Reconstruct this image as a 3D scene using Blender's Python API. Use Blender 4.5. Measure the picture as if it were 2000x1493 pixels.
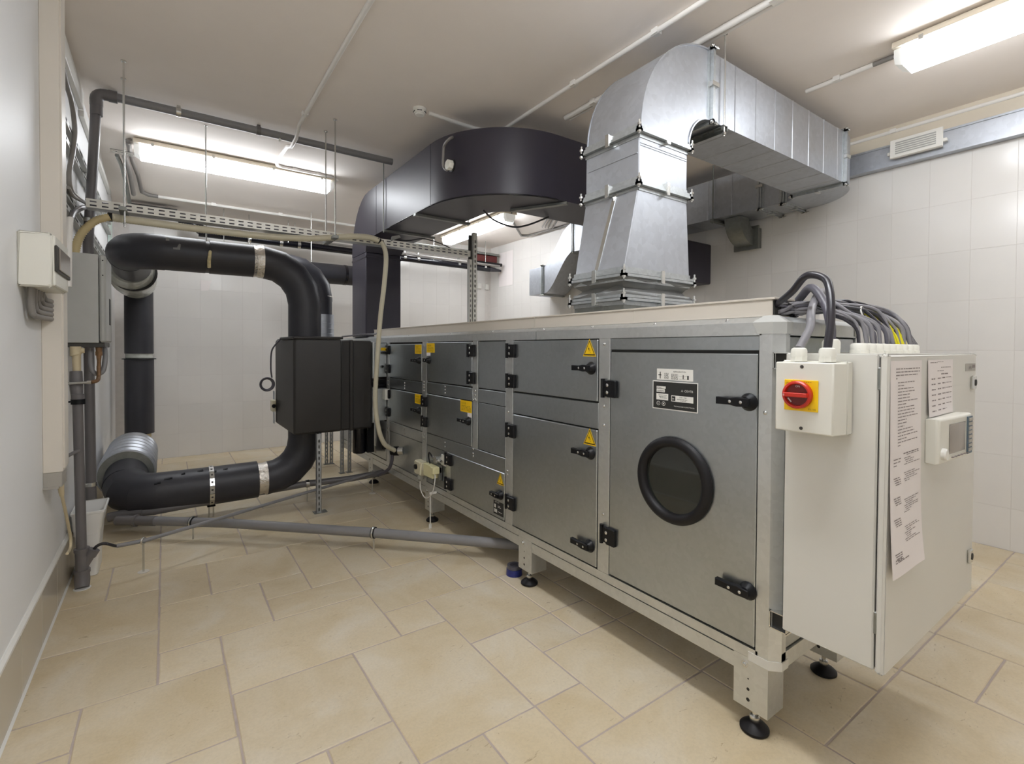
import bpy, math, random
from mathutils import Vector, Matrix

R = math.radians
PI = math.pi
rnd = random.Random(7)
for o in list(bpy.data.objects):
    bpy.data.objects.remove(o)
scene = bpy.context.scene
COL = scene.collection

# ------------------------------------------------------------------ camera, world, exposure
F, CX, CY, CAMH = 961.0, 1000.0, 697.0, 1.45
_vD = Vector((321 - CX, -(678 - CY), -F)); _vP = Vector((2360 - CX, -(689 - CY), -F))
_Y = _vD.normalized(); _X = (_vP - _Y * _vP.dot(_Y)).normalized(); _Z = _X.cross(_Y)
M_wc = Matrix((_X, _Y, _Z))                       # rows: world axes seen by the camera -> camera-to-world
cam_data = bpy.data.cameras.new('camera')
cam = bpy.data.objects.new('camera', cam_data); COL.objects.link(cam)
cam.matrix_world = Matrix.Translation((0, 0, CAMH)) @ M_wc.to_4x4()
cam_data.sensor_width = 36.0
cam_data.lens = F / 2000 * 36.0
cam_data.shift_y = (CY - 746.5) / 2000.0
cam_data.clip_start = 0.02
scene.camera = cam
world = bpy.data.worlds.new('world'); scene.world = world; world.use_nodes = True
world.node_tree.nodes['Background'].inputs[0].default_value = (0.9, 0.95, 1.0, 1)
world.node_tree.nodes['Background'].inputs[1].default_value = 0.3
scene.view_settings.view_transform = 'Standard'
scene.view_settings.look = 'None'
scene.view_settings.gamma = 1.0
scene.view_settings.use_curve_mapping = False
scene.view_settings.exposure = -0.18
scene.cycles.max_bounces = 10
scene.cycles.diffuse_bounces = 6
scene.cycles.glossy_bounces = 4
scene.cycles.sample_clamp_indirect = 8.0
LAMP = 25.0                                        # strength of the fluorescent diffusers

def at(px, py, x=None, y=None, z=None):
    """the point of a plane x=, y= or z= that lies on the sight line of photo pixel (px, py)"""
    d = M_wc @ Vector((px - CX, -(py - CY), -F))
    t = x / d.x if x is not None else (y / d.y if y is not None else (z - CAMH) / d.z)
    return Vector((d.x * t, d.y * t, CAMH + d.z * t))

# ------------------------------------------------------------------ materials
def lin(c):
    return tuple((v / 255 / 12.92 if v / 255 <= 0.04045 else ((v / 255 + 0.055) / 1.055) ** 2.4) for v in c)

def mat(name, rgb, rough=0.5, metal=0.0, var=0.0, vscale=8.0, bump=0.0, bscale=60.0, stretch=None,
        coat=0.0, trans=0.0, emit=0.0, alpha=1.0, rvar=0.0, spec=0.5, objvar=0.0):
    m = bpy.data.materials.new(name); m.use_nodes = True
    nt = m.node_tree; N = nt.nodes; L = nt.links
    b = N['Principled BSDF']; c = lin(rgb)
    b.inputs['Base Color'].default_value = (*c, 1)
    b.inputs['Roughness'].default_value = rough
    b.inputs['Metallic'].default_value = metal
    b.inputs['Specular IOR Level'].default_value = spec
    b.inputs['Coat Weight'].default_value = coat
    b.inputs['Coat Roughness'].default_value = 0.08
    b.inputs['Transmission Weight'].default_value = trans
    b.inputs['Alpha'].default_value = alpha
    if emit:
        b.inputs['Emission Color'].default_value = (*c, 1); b.inputs['Emission Strength'].default_value = emit
    if var or bump or rvar or objvar:
        tc = N.new('ShaderNodeNewGeometry'); mp = N.new('ShaderNodeMapping'); L.new(tc.outputs['Position'], mp.inputs[0])
        mp.inputs['Scale'].default_value = stretch or (1, 1, 1)
        no = N.new('ShaderNodeTexNoise'); no.inputs['Scale'].default_value = vscale; no.inputs['Detail'].default_value = 5
        L.new(mp.outputs[0], no.inputs['Vector'])
        if var or objvar:
            hsv = N.new('ShaderNodeHueSaturation'); hsv.inputs['Color'].default_value = (*c, 1)
            mr = N.new('ShaderNodeMapRange'); mr.inputs['From Min'].default_value = 0.25; mr.inputs['From Max'].default_value = 0.75
            mr.inputs['To Min'].default_value = 1 - var; mr.inputs['To Max'].default_value = 1 + var
            L.new(no.outputs['Fac'], mr.inputs['Value'])
            src = mr.outputs[0]
            if objvar:
                oi = N.new('ShaderNodeObjectInfo'); m2 = N.new('ShaderNodeMapRange')
                m2.inputs['To Min'].default_value = 1 - objvar; m2.inputs['To Max'].default_value = 1 + objvar
                L.new(oi.outputs['Random'], m2.inputs['Value'])
                mu = N.new('ShaderNodeMath'); mu.operation = 'MULTIPLY'; L.new(src, mu.inputs[0]); L.new(m2.outputs[0], mu.inputs[1]); src = mu.outputs[0]
            L.new(src, hsv.inputs['Value']); L.new(hsv.outputs[0], b.inputs['Base Color'])
        if rvar:
            m3 = N.new('ShaderNodeMapRange'); m3.inputs['To Min'].default_value = rough - rvar; m3.inputs['To Max'].default_value = rough + rvar
            L.new(no.outputs['Fac'], m3.inputs['Value']); L.new(m3.outputs[0], b.inputs['Roughness'])
        if bump:
            n2 = N.new('ShaderNodeTexNoise'); n2.inputs['Scale'].default_value = bscale; n2.inputs['Detail'].default_value = 4
            L.new(mp.outputs[0], n2.inputs['Vector'])
            bp = N.new('ShaderNodeBump'); bp.inputs['Strength'].default_value = bump; bp.inputs['Distance'].default_value = 0.01
            L.new(n2.outputs['Fac'], bp.inputs['Height']); L.new(bp.outputs[0], b.inputs['Normal'])
    return m

def stone_mat():
    m = bpy.data.materials.new('limestone'); m.use_nodes = True
    nt = m.node_tree; N = nt.nodes; L = nt.links; b = N['Principled BSDF']
    g = N.new('ShaderNodeNewGeometry'); oi = N.new('ShaderNodeObjectInfo')
    off = N.new('ShaderNodeVectorMath'); off.operation = 'MULTIPLY_ADD'
    cmb = N.new('ShaderNodeCombineXYZ')
    for i in range(3): L.new(oi.outputs['Random'], cmb.inputs[i])
    off.inputs[1].default_value = (17, 31, 5); L.new(cmb.outputs[0], off.inputs[0]); L.new(g.outputs['Position'], off.inputs[2])
    def noise(scale, detail=6, dist=0.0, rough=0.6, st=None):
        n = N.new('ShaderNodeTexNoise'); n.inputs['Scale'].default_value = scale; n.inputs['Detail'].default_value = detail
        n.inputs['Distortion'].default_value = dist; n.inputs['Roughness'].default_value = rough
        if st:
            mp = N.new('ShaderNodeMapping'); mp.inputs['Scale'].default_value = st; L.new(off.outputs[0], mp.inputs[0]); L.new(mp.outputs[0], n.inputs['Vector'])
        else: L.new(off.outputs[0], n.inputs['Vector'])
        return n.outputs['Fac']
    def ramp(fac, stops):
        r = N.new('ShaderNodeValToRGB'); e = r.color_ramp.elements
        e[0].position, e[0].color = stops[0][0], (*stops[0][1], 1); e[1].position, e[1].color = stops[-1][0], (*stops[-1][1], 1)
        for p, c in stops[1:-1]:
            q = e.new(p); q.color = (*c, 1)
        L.new(fac, r.inputs[0]); return r.outputs[0]
    base = ramp(noise(2.6, 5, 0.6), [(0.3, lin((206, 188, 153))), (0.5, lin((215, 200, 171))), (0.7, lin((221, 210, 189)))])
    veins = ramp(noise(13, 5, 1.8, 0.68, (1, 2.2, 1)), [(0.29, lin((150, 122, 84))), (0.36, (1, 1, 1)), (1, (1, 1, 1))])
    fine = ramp(noise(90, 3), [(0.3, (0.93,) * 3), (0.6, (1.0,) * 3)])
    def mul(a, c, f=1.0):
        mx = N.new('ShaderNodeMix'); mx.data_type = 'RGBA'; mx.blend_type = 'MULTIPLY'; mx.inputs['Factor'].default_value = f
        L.new(a, mx.inputs['A']); L.new(c, mx.inputs['B']); return mx.outputs['Result']
    col = mul(mul(base, veins, 0.5), fine, 1.0)
    hs = N.new('ShaderNodeHueSaturation'); L.new(col, hs.inputs['Color'])
    mr = N.new('ShaderNodeMapRange'); mr.inputs['To Min'].default_value = 0.94; mr.inputs['To Max'].default_value = 1.06
    L.new(oi.outputs['Random'], mr.inputs['Value']); L.new(mr.outputs[0], hs.inputs['Value']); L.new(hs.outputs[0], b.inputs['Base Color'])
    b.inputs['Roughness'].default_value = 0.42; b.inputs['Specular IOR Level'].default_value = 0.35
    bp = N.new('ShaderNodeBump'); bp.inputs['Strength'].default_value = 0.12; bp.inputs['Distance'].default_value = 0.01
    L.new(noise(35, 5), bp.inputs['Height']); L.new(bp.outputs[0], b.inputs['Normal'])
    return m

def galv_mat(name, rgb, rough, metal=0.9, amp=0.07, scale=28):
    m = bpy.data.materials.new(name); m.use_nodes = True
    nt = m.node_tree; N = nt.nodes; L = nt.links; b = N['Principled BSDF']
    g = N.new('ShaderNodeNewGeometry')
    v = N.new('ShaderNodeTexVoronoi'); v.inputs['Scale'].default_value = scale; L.new(g.outputs['Position'], v.inputs['Vector'])
    n = N.new('ShaderNodeTexNoise'); n.inputs['Scale'].default_value = 5; L.new(g.outputs['Position'], n.inputs['Vector'])
    ad = N.new('ShaderNodeMath'); ad.operation = 'ADD'; L.new(v.outputs['Color'], ad.inputs[0]); L.new(n.outputs['Fac'], ad.inputs[1])
    mr = N.new('ShaderNodeMapRange'); mr.inputs['From Min'].default_value = 0.3; mr.inputs['From Max'].default_value = 1.5
    mr.inputs['To Min'].default_value = 1 - amp; mr.inputs['To Max'].default_value = 1 + amp; L.new(ad.outputs[0], mr.inputs['Value'])
    hs = N.new('ShaderNodeHueSaturation'); hs.inputs['Color'].default_value = (*lin(rgb), 1); L.new(mr.outputs[0], hs.inputs['Value'])
    L.new(hs.outputs[0], b.inputs['Base Color']); b.inputs['Metallic'].default_value = metal
    r2 = N.new('ShaderNodeMapRange'); r2.inputs['To Min'].default_value = rough - 0.06; r2.inputs['To Max'].default_value = rough + 0.08
    L.new(n.outputs['Fac'], r2.inputs['Value']); L.new(r2.outputs[0], b.inputs['Roughness'])
    return m

MT = {
 'ceiling': mat('ceiling_paint', (248, 240, 233), 0.9, var=0.02, vscale=3),
 'wallpaint': mat('gloss_wall_paint', (232, 232, 232), 0.5, var=0.015, vscale=2, bump=0.02, bscale=25, spec=0.3),
 'tile': mat('glazed_wall_tile', (226, 223, 219), 0.17, objvar=0.02, var=0.015, vscale=4, bump=0.015, bscale=14),
 'tilebase': mat('glazed_baseboard_tile', (196, 187, 172), 0.18, objvar=0.03),
 'grout': mat('white_grout', (216, 211, 206), 0.8, var=0.05, vscale=20),
 'floorgrout': mat('floor_grout', (186, 172, 164), 0.9, var=0.10, vscale=15, bump=0.3, bscale=80),
 'stone': stone_mat(),
 'trimwhite': mat('white_trim', (226, 224, 218), 0.4, var=0.01),
 'cream': mat('cream_painted_steel', (222, 215, 204), 0.42, var=0.02, vscale=3),
 'boxwhite': mat('ivory_plastic', (228, 226, 216), 0.4, var=0.01),
 'cab': mat('light_grey_powder_coat', (216, 214, 207), 0.42, var=0.012, vscale=3),
 'hum': mat('grey_hammered_steel', (176, 177, 174), 0.4, metal=0.15, var=0.04, vscale=12),
 'ahu': galv_mat('galvanised_panel', (182, 187, 190), 0.33, 1.0, 0.05, 60),
 'ahuframe': galv_mat('galvanised_frame', (212, 214, 214), 0.40, 0.92, 0.06, 50),
 'galv': galv_mat('galvanised_duct', (186, 190, 197), 0.42, 0.85, 0.08, 32),
 'galvdark': galv_mat('dark_galvanised', (140, 142, 138), 0.45, 0.85, 0.1, 40),  # darker galvanised tone, also used behind slots
 'flange': galv_mat('flange_steel', (186, 190, 192), 0.40, 0.85, 0.12, 60),
 'bright': mat('bright_zinc', (215, 215, 212), 0.25, metal=0.95, var=0.05),
 'seam': mat('dark_gap', (38, 38, 36), 0.7, var=0.1),
 'foam': mat('black_foam', (50, 50, 56), 0.44, var=0.12, vscale=6, bump=0.10, bscale=12),
 'foamduct': mat('black_duct_foam', (54, 51, 62), 0.40, var=0.10, vscale=3, bump=0.10, bscale=5),
 'casing': mat('black_casing_foam', (46, 44, 43), 0.5, var=0.2, vscale=3, bump=0.10, bscale=4),
 'foil': mat('crumpled_foil', (225, 220, 212), 0.25, metal=0.85, var=0.15, vscale=30, bump=0.9, bscale=45),
 'wool': mat('yellow_foam', (216, 202, 160), 0.8, var=0.25, vscale=40, bump=0.8, bscale=60),
 'plastic_wrap': mat('clear_plastic_wrap', (190, 192, 184), 0.2, metal=0.1, var=0.25, vscale=8, bump=0.7, bscale=16),
 'tapegrey': mat('grey_tape', (120, 120, 118), 0.35, var=0.1),
 'pvc': mat('grey_pvc', (132, 131, 133), 0.38, var=0.04, vscale=10),
 'pvcdark': mat('dark_grey_pvc', (108, 105, 106), 0.4, var=0.05, vscale=10),
 'conduit': mat('white_conduit', (238, 235, 230), 0.45, var=0.01),
 'conduitgrey': mat('grey_conduit', (138, 134, 130), 0.45, var=0.03),
 'hose': mat('beige_corrugated_hose', (196, 178, 134), 0.5, var=0.06, vscale=12),
 'hoseclear': mat('clear_spiral_hose', (200, 194, 172), 0.35, var=0.06, vscale=12),
 'black': mat('black_plastic', (16, 16, 19), 0.42, var=0.06, vscale=20, spec=0.3),
 'blackgloss': mat('black_gloss_pipe', (22, 22, 30), 0.18, var=0.1),
 'rubber': mat('black_rubber', (20, 18, 21), 0.5, var=0.08, vscale=20, spec=0.35),
 'glass': mat('dark_porthole_glass', (40, 43, 40), 0.03, var=0.08, vscale=6, coat=0.6),
 'yellow': mat('yellow_sticker', (240, 196, 8), 0.4, var=0.02),
 'yellowplate': mat('yellow_switch_plate', (248, 204, 6), 0.38, var=0.02),
 'printink': mat('black_print', (30, 26, 20), 0.5, var=0.02),
 'goldink': mat('olive_print', (150, 118, 6), 0.5, var=0.02),
 'red': mat('red_switch_plastic', (196, 44, 28), 0.32, var=0.03),
 'reddark': mat('deep_red_plastic', (110, 20, 14), 0.35, var=0.03),
 'redpaint': mat('red_paint', (86, 18, 16), 0.4, var=0.05),
 'white': mat('white_plastic', (232, 230, 224), 0.4, var=0.01),
 'paper': mat('white_paper', (236, 229, 227), 0.8, var=0.012, vscale=3),
 'ink': mat('grey_ink', (142, 132, 130), 0.8, var=0.02),
 'dial': mat('cream_sensor_plastic', (228, 222, 176), 0.42, var=0.03, vscale=30),
 'sensorivory': mat('ivory_sensor_plastic', (222, 216, 190), 0.42, var=0.02),
 'copper': mat('worn_brass', (128, 98, 70), 0.45, metal=0.5, var=0.2, vscale=60),
 'cablegrey': mat('grey_cable', (122, 120, 124), 0.42, var=0.04),
 'cableblack': mat('black_cable', (44, 42, 48), 0.28, var=0.04),
 'cabledark': mat('dark_grey_cable', (84, 82, 90), 0.4, var=0.05),
 'cableyellow': mat('yellow_wire', (222, 212, 20), 0.4, var=0.03),
 'cablebeige': mat('beige_cable', (206, 192, 160), 0.5, var=0.02),
 'bin': mat('translucent_white_bin', (236, 235, 232), 0.3, var=0.01),
 'blue': mat('blue_tape', (34, 44, 120), 0.35, var=0.2, vscale=60),
 'screen': mat('grey_display', (148, 140, 132), 0.2, var=0.02),
 'keypad': mat('slate_keypad', (92, 108, 120), 0.45, var=0.05),
 'louvre': mat('grey_louvre_slat', (176, 176, 172), 0.4, var=0.02),
 'clipgrey': mat('grey_clip', (168, 164, 156), 0.45, var=0.02),
 'lamphouse': mat('lamp_housing', (218, 208, 190), 0.5, var=0.01),
 'trunkbeige': mat('beige_trunking', (200, 192, 180), 0.42, var=0.01),
 'traysteel': mat('pale_tray_steel', (222, 220, 212), 0.4, metal=0.3, var=0.03),
 'clearbulb': mat('clear_bulb', (214, 212, 204), 0.12, trans=0.6),
 'lampstrong': mat('lit_diffuser_near', (246, 250, 255), 0.4, emit=LAMP*1.7),
 'lampsoft': mat('lit_diffuser_lowered', (246, 250, 255), 0.4, emit=LAMP*.72),  # emission lowered to keep the right wall from washing out
 'lampbright': mat('lit_diffuser_eased', (246, 250, 255), 0.4, emit=LAMP*0.95),  # emission eased to calm the ceiling glow around this batten
 'lamplit': mat('lit_diffuser', (246, 250, 255), 0.4, emit=LAMP),
 'lampend': mat('clear_diffuser_end', (236, 236, 232), 0.25, emit=0.3),
 'greenglass': mat('pale_green_sheet', (206, 224, 216), 0.4, var=0.02),
 'shade': mat('dark_machine', (60, 58, 54), 0.5, var=0.1),
}

# ------------------------------------------------------------------ mesh building
class MB:
    def __init__(s): s.v = []; s.f = []; s.m = []; s.c = 0
    def use(s, i): s.c = i; return s
    def face(s, pts):
        n = len(s.v); s.v += [tuple(p) for p in pts]; s.f.append(tuple(range(n, n + len(pts)))); s.m.append(s.c)
    def raw(s, vs, fs):
        n = len(s.v); s.v += [tuple(p) for p in vs]
        for f in fs: s.f.append(tuple(n + i for i in f)); s.m.append(s.c)
        return s
    def box(s, x0, x1, y0, y1, z0, z1):
        x0, x1 = min(x0, x1), max(x0, x1); y0, y1 = min(y0, y1), max(y0, y1); z0, z1 = min(z0, z1), max(z0, z1)
        return s.raw([(x0,y0,z0),(x1,y0,z0),(x1,y1,z0),(x0,y1,z0),(x0,y0,z1),(x1,y0,z1),(x1,y1,z1),(x0,y1,z1)],
                     [(0,3,2,1),(4,5,6,7),(0,1,5,4),(1,2,6,5),(2,3,7,6),(3,0,4,7)])
    def cbox(s, x0, x1, y0, y1, z0, z1, c):
        """box with chamfered edges"""
        x0, x1 = min(x0, x1), max(x0, x1); y0, y1 = min(y0, y1), max(y0, y1); z0, z1 = min(z0, z1), max(z0, z1)
        V = []; idx = {}
        for ix, X in enumerate((x0, x1)):
            for iy, Y in enumerate((y0, y1)):
                for iz, Z in enumerate((z0, z1)):
                    sx, sy, sz = (c, -c)[ix], (c, -c)[iy], (c, -c)[iz]
                    for a, p in enumerate(((X, Y + sy, Z + sz), (X + sx, Y, Z + sz), (X + sx, Y + sy, Z))):
                        idx[(ix, iy, iz, a)] = len(V); V.append(p)
        Fs = []
        g = lambda *k: idx[k]
        for i in (0, 1):
            q = [g(i,0,0,0), g(i,1,0,0), g(i,1,1,0), g(i,0,1,0)]; Fs.append(q if i else q[::-1])
            q = [g(0,i,0,1), g(1,i,0,1), g(1,i,1,1), g(0,i,1,1)]; Fs.append(q[::-1] if i else q)
            q = [g(0,0,i,2), g(1,0,i,2), g(1,1,i,2), g(0,1,i,2)]; Fs.append(q if i else q[::-1])
        for a in (0, 1):
            for b in (0, 1):
                q = [g(a,b,0,0), g(a,b,1,0), g(a,b,1,1), g(a,b,0,1)]; Fs.append(q if a == b else q[::-1])
                q = [g(a,0,b,0), g(a,1,b,0), g(a,1,b,2), g(a,0,b,2)]; Fs.append(q[::-1] if a == b else q)
                q = [g(0,a,b,1), g(1,a,b,1), g(1,a,b,2), g(0,a,b,2)]; Fs.append(q if a == b else q[::-1])
                for d in (0, 1):
                    q = [g(a,b,d,0), g(a,b,d,1), g(a,b,d,2)]; Fs.append(q if (a + b + d) % 2 else q[::-1])
        return s.raw(V, Fs)
    def obox(s, c, ax, ay, az):
        c, ax, ay, az = Vector(c), Vector(ax), Vector(ay), Vector(az)
        V = [c + ax*i + ay*j + az*k for k in (-1, 1) for j in (-1, 1) for i in (-1, 1)]
        return s.raw(V, [(0,2,3,1),(4,5,7,6),(0,1,5,4),(1,3,7,5),(3,2,6,7),(2,0,4,6)])
    def loft(s, rings, closed=True, caps=True):
        n = len(rings[0]); base = len(s.v)
        for r in rings: s.v += [tuple(p) for p in r]
        for i in range(len(rings) - 1):
            for j in range(n if closed else n - 1):
                a = base + i*n + j; b = base + i*n + (j+1) % n
                s.f.append((a, b, b + n, a + n)); s.m.append(s.c)
        if caps and closed:
            s.f.append(tuple(base + j for j in reversed(range(n)))); s.m.append(s.c)
            s.f.append(tuple(base + (len(rings)-1)*n + j for j in range(n))); s.m.append(s.c)
        return s
    def cyl(s, p0, p1, r, n=16, r1=None, caps=True):
        return s.tube([p0, p1], [r, r if r1 is None else r1], n, caps)
    def tube(s, pts, r, n=10, caps=True):
        pts = [Vector(p) for p in pts]; k = len(pts)
        rs = r if isinstance(r, (list, tuple)) else [r]*k
        T = []
        for i in range(k):
            a = pts[max(i-1, 0)]; b = pts[min(i+1, k-1)]
            if 0 < i < k-1: t = (pts[i]-pts[i-1]).normalized() + (pts[i+1]-pts[i]).normalized()
            else: t = b - a
            T.append(t.normalized() if t.length > 1e-9 else Vector((0,0,1)))
        up = Vector((0,0,1)) if abs(T[0].z) < 0.9 else Vector((1,0,0))
        u = T[0].cross(up).normalized(); rings = []
        for i in range(k):
            u = (u - T[i]*u.dot(T[i])).normalized(); w = T[i].cross(u)
            sc = 1.0
            if 0 < i < k-1:
                ca = (pts[i]-pts[i-1]).normalized().dot(T[i]); sc = 1/max(ca, 0.6)
                bend = ((pts[i+1]-pts[i]).normalized() - (pts[i]-pts[i-1]).normalized())
                if bend.length > 1e-6: bend.normalize()
            ring = []
            for j in range(n):
                d = u*math.cos(2*PI*j/n) + w*math.sin(2*PI*j/n)
                if sc > 1.0001:
                    d = d + bend * (d.dot(bend) * (sc - 1))
                ring.append(pts[i] + d*rs[i])
            rings.append(ring)
        return s.loft(rings, True, caps)
    def lathe(s, c, axis, prof, n=24):
        """prof: (radius, height along axis) pairs"""
        c = Vector(c); a = Vector(axis).normalized(); up = Vector((0,0,1)) if abs(a.z) < 0.9 else Vector((1,0,0))
        u = a.cross(up).normalized(); w = a.cross(u)
        rings = [[c + a*h + (u*math.cos(2*PI*j/n) + w*math.sin(2*PI*j/n))*max(r, 1e-5) for j in range(n)] for r, h in prof]
        return s.loft(rings, True, True)
    def prism(s, pts, d):
        """polygon (list of 3D points) pushed along d"""
        d = Vector(d); return s.loft([[Vector(p) for p in pts], [Vector(p) + d for p in pts]])
    def sheet(s, o, ux, uy, w, h, holes, t=None):
        """flat plate with rectangular slots: holes = list of (x0,x1,y0,y1) sorted in a grid; two sided"""
        o, ux, uy = Vector(o), Vector(ux), Vector(uy)
        xs = sorted({0, w, *[q for a in holes for q in a[:2]]}); ys = sorted({0, h, *[q for a in holes for q in a[2:]]})
        hs = {(round(a[0], 5), round(a[2], 5)) for a in holes}
        V = [o + ux*x + uy*y for y in ys for x in xs]; Fs = []
        for j in range(len(ys)-1):
            for i in range(len(xs)-1):
                if (round(xs[i], 5), round(ys[j], 5)) in hs: continue
                a = j*len(xs) + i; Fs.append((a, a+1, a+1+len(xs), a+len(xs)))
        return s.raw(V, Fs)
    def text(s, body, o, ux, uy, size, depth=0.0004, align='LEFT'):
        cu = bpy.data.curves.new('t', 'FONT'); cu.body = body; cu.size = size; cu.align_x = align; cu.resolution_u = 2
        ob = bpy.data.objects.new('t', cu); me = ob.to_mesh()
        o, ux, uy = Vector(o), Vector(ux), Vector(uy); nz = ux.cross(uy)
        s.raw([o + ux*v.co.x + uy*v.co.y + nz*depth for v in me.vertices], [tuple(p.vertices) for p in me.polygons])
        ob.to_mesh_clear(); bpy.data.objects.remove(ob); bpy.data.curves.remove(cu)
        return s

def chain_loc(p):
    v = Vector((0, 0, 0))
    while p is not None: v += Vector(p.location); p = p.parent
    return v

def build(name, mb, mats, parent=None, label=None, cat=None, group=None, kind=None, loc=None, smooth=35, bevel=0):
    me = bpy.data.meshes.new(name)
    off = chain_loc(parent) if parent is not None else Vector(loc if loc is not None else (0, 0, 0))
    me.from_pydata([(x-off.x, y-off.y, z-off.z) for x, y, z in mb.v], [], mb.f)
    ml = mats if isinstance(mats, (list, tuple)) else [mats]
    for m in ml: me.materials.append(MT[m] if isinstance(m, str) else m)
    if len(ml) > 1: me.polygons.foreach_set('material_index', mb.m)
    if smooth:
        me.polygons.foreach_set('use_smooth', [True]*len(mb.f)); me.set_sharp_from_angle(angle=R(smooth))
    me.update()
    o = bpy.data.objects.new(name, me); COL.objects.link(o)
    if parent is not None: o.parent = parent
    else: o.location = off
    if bevel:
        md = o.modifiers.new('b', 'BEVEL'); md.width = bevel; md.segments = 2; md.limit_method = 'ANGLE'; md.angle_limit = R(40)
        md.harden_normals = False
    tag(o, label, cat, group, kind)
    return o

def tag(o, label=None, cat=None, group=None, kind=None):
    if label: o['label'] = label
    if cat: o['category'] = cat
    if group: o['group'] = group
    if kind: o['kind'] = kind
    return o

def thing(name, label, cat, loc=(0, 0, 0), group=None):
    o = bpy.data.objects.new(name, None); COL.objects.link(o); o.location = loc; o.empty_display_size = 0.05
    return tag(o, label, cat, group)

def copy_at(o, parent, delta):
    """a part with its sub-parts, shifted by delta; meshes shared"""
    c = o.copy(); COL.objects.link(c); c.parent = parent; c.location = Vector(o.location) + Vector(delta)
    for ch in [q for q in bpy.data.objects if q.parent == o]:
        d = ch.copy(); COL.objects.link(d); d.parent = c
    return c

def copy_thing(o, delta, label=None, rotz=None):
    c = copy_at(o, None, delta)
    for ch in [q for q in bpy.data.objects if q.parent == o]:
        for g in [q for q in bpy.data.objects if q.parent == ch]:
            cc = [q for q in bpy.data.objects if q.parent == c and q.data == ch.data and q.location == ch.location]
            if cc and not [q for q in bpy.data.objects if q.parent == cc[0] and q.data == g.data and q.location == g.location]:
                e = g.copy(); COL.objects.link(e); e.parent = cc[0]
    if label: c['label'] = label
    return c

def arc(c, r, a0, a1, n, ua, ub):
    c, ua, ub = Vector(c), Vector(ua), Vector(ub)
    return [c + ua*r*math.cos(a0 + (a1-a0)*i/n) + ub*r*math.sin(a0 + (a1-a0)*i/n) for i in range(n+1)]

def spline(pts, k=8):
    """Catmull-Rom through pts"""
    P = [Vector(p) for p in pts]; out = []
    Q = [P[0]*2 - P[1]] + P + [P[-1]*2 - P[-2]]
    for i in range(1, len(Q)-2):
        a, b, c, d = Q[i-1], Q[i], Q[i+1], Q[i+2]
        for j in range(k):
            t = j/k
            out.append(0.5*((2*b) + (c-a)*t + (2*a-5*b+4*c-d)*t*t + (3*b-a-3*c+d)*t*t*t))
    out.append(P[-1]); return out

def ends(P, e=.025):
    """short straight stubs at both ends of a bend so that the end rings are square"""
    P = [Vector(p) for p in P]
    ax = lambda d: max((X, -X, Y, -Y, Z, -Z), key=lambda q: q.dot(d))
    return [P[0] - ax(P[1]-P[0])*e] + P + [P[-1] + ax(P[-1]-P[-2])*e]

def rect(c, u, v, a, b):
    c, u, v = Vector(c), Vector(u), Vector(v)
    return [c - u*a - v*b, c + u*a - v*b, c + u*a + v*b, c - u*a + v*b]

X, Y, Z = Vector((1,0,0)), Vector((0,1,0)), Vector((0,0,1))

# ================================================================== ROOM
XL, XR, YB, YF, H = -0.50, 5.02, -1.6, 7.82, 3.33
mb = MB().box(XL-.1, XR+.1, YB-.1, YF+.1, -.12, -.0034)
floor = build('floor', mb, 'floorgrout', label='floor of beige limestone slabs in mixed sizes', kind='structure')

GX0, GY0, GS, GT = -0.28, 1.30, 0.2505, 0.2564
def gx(i): return XL if i <= -1 else min(GX0 + GS*i, XR)
def gy(j): return max(YB, min(GY0 + GT*j, YF))
IMAX, JMIN, JMAX = 22, -12, 26
fixed = [(4,1,6,4),(2,2,4,4),(2,4,5,6),(3,6,5,7),(3,7,4,8),(1,6,3,8),(2,8,4,10),(1,8,2,10),(1,5,2,6),(-1,7,1,9),(-1,5,1,7),(0,9,1,11),(-1,9,0,11),
 (0,3,2,5),(-1,4,0,5),(-1,2,0,4),(0,1,2,3),(2,0,3,2),(3,0,4,2),(4,-1,5,1),(5,-1,6,1),(6,3,8,5),(6,1,7,3),(7,2,8,3),(7,0,9,2),(6,0,7,1),
 (5,4,6,5),(5,5,7,7),(7,5,8,7),(9,0,11,2),(8,3,9,5),(8,2,9,3),(9,-2,11,0),(12,-3,14,-2),(14,-4,16,-2),(12,-4,14,-3),(16,-3,18,-2),(5,7,6,9),(4,7,5,10),(6,7,8,9),
 (11,-2,12,0),(14,-2,16,-1),(12,-2,14,0),(16,-2,17,0),(17,-2,19,-1),(9,-4,12,-2),(6,-3,9,0),(8,5,10,7),(1,10,3,12),(3,10,5,12)]
occ = set(); slabs = []
for a in fixed:
    cells = {(i, j) for i in range(a[0], a[2]) for j in range(a[1], a[3])}
    if cells & occ: continue
    occ |= cells; slabs.append(a)
sizes = [(3,2),(2,3),(2,2),(2,2),(2,1),(1,2),(3,2),(2,2),(1,1)]
for j in range(JMIN, JMAX):
    for i in range(-1, IMAX):
        if (i, j) in occ: continue
        for w, h in rnd.sample(sizes, len(sizes)) + [(2,1),(1,2),(1,1)]:
            if i + w > IMAX or j + h > JMAX: continue
            cells = {(i+p, j+q) for p in range(w) for q in range(h)}
            if cells & occ: continue
            occ |= cells; slabs.append((i, j, i+w, j+h)); break
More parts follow.
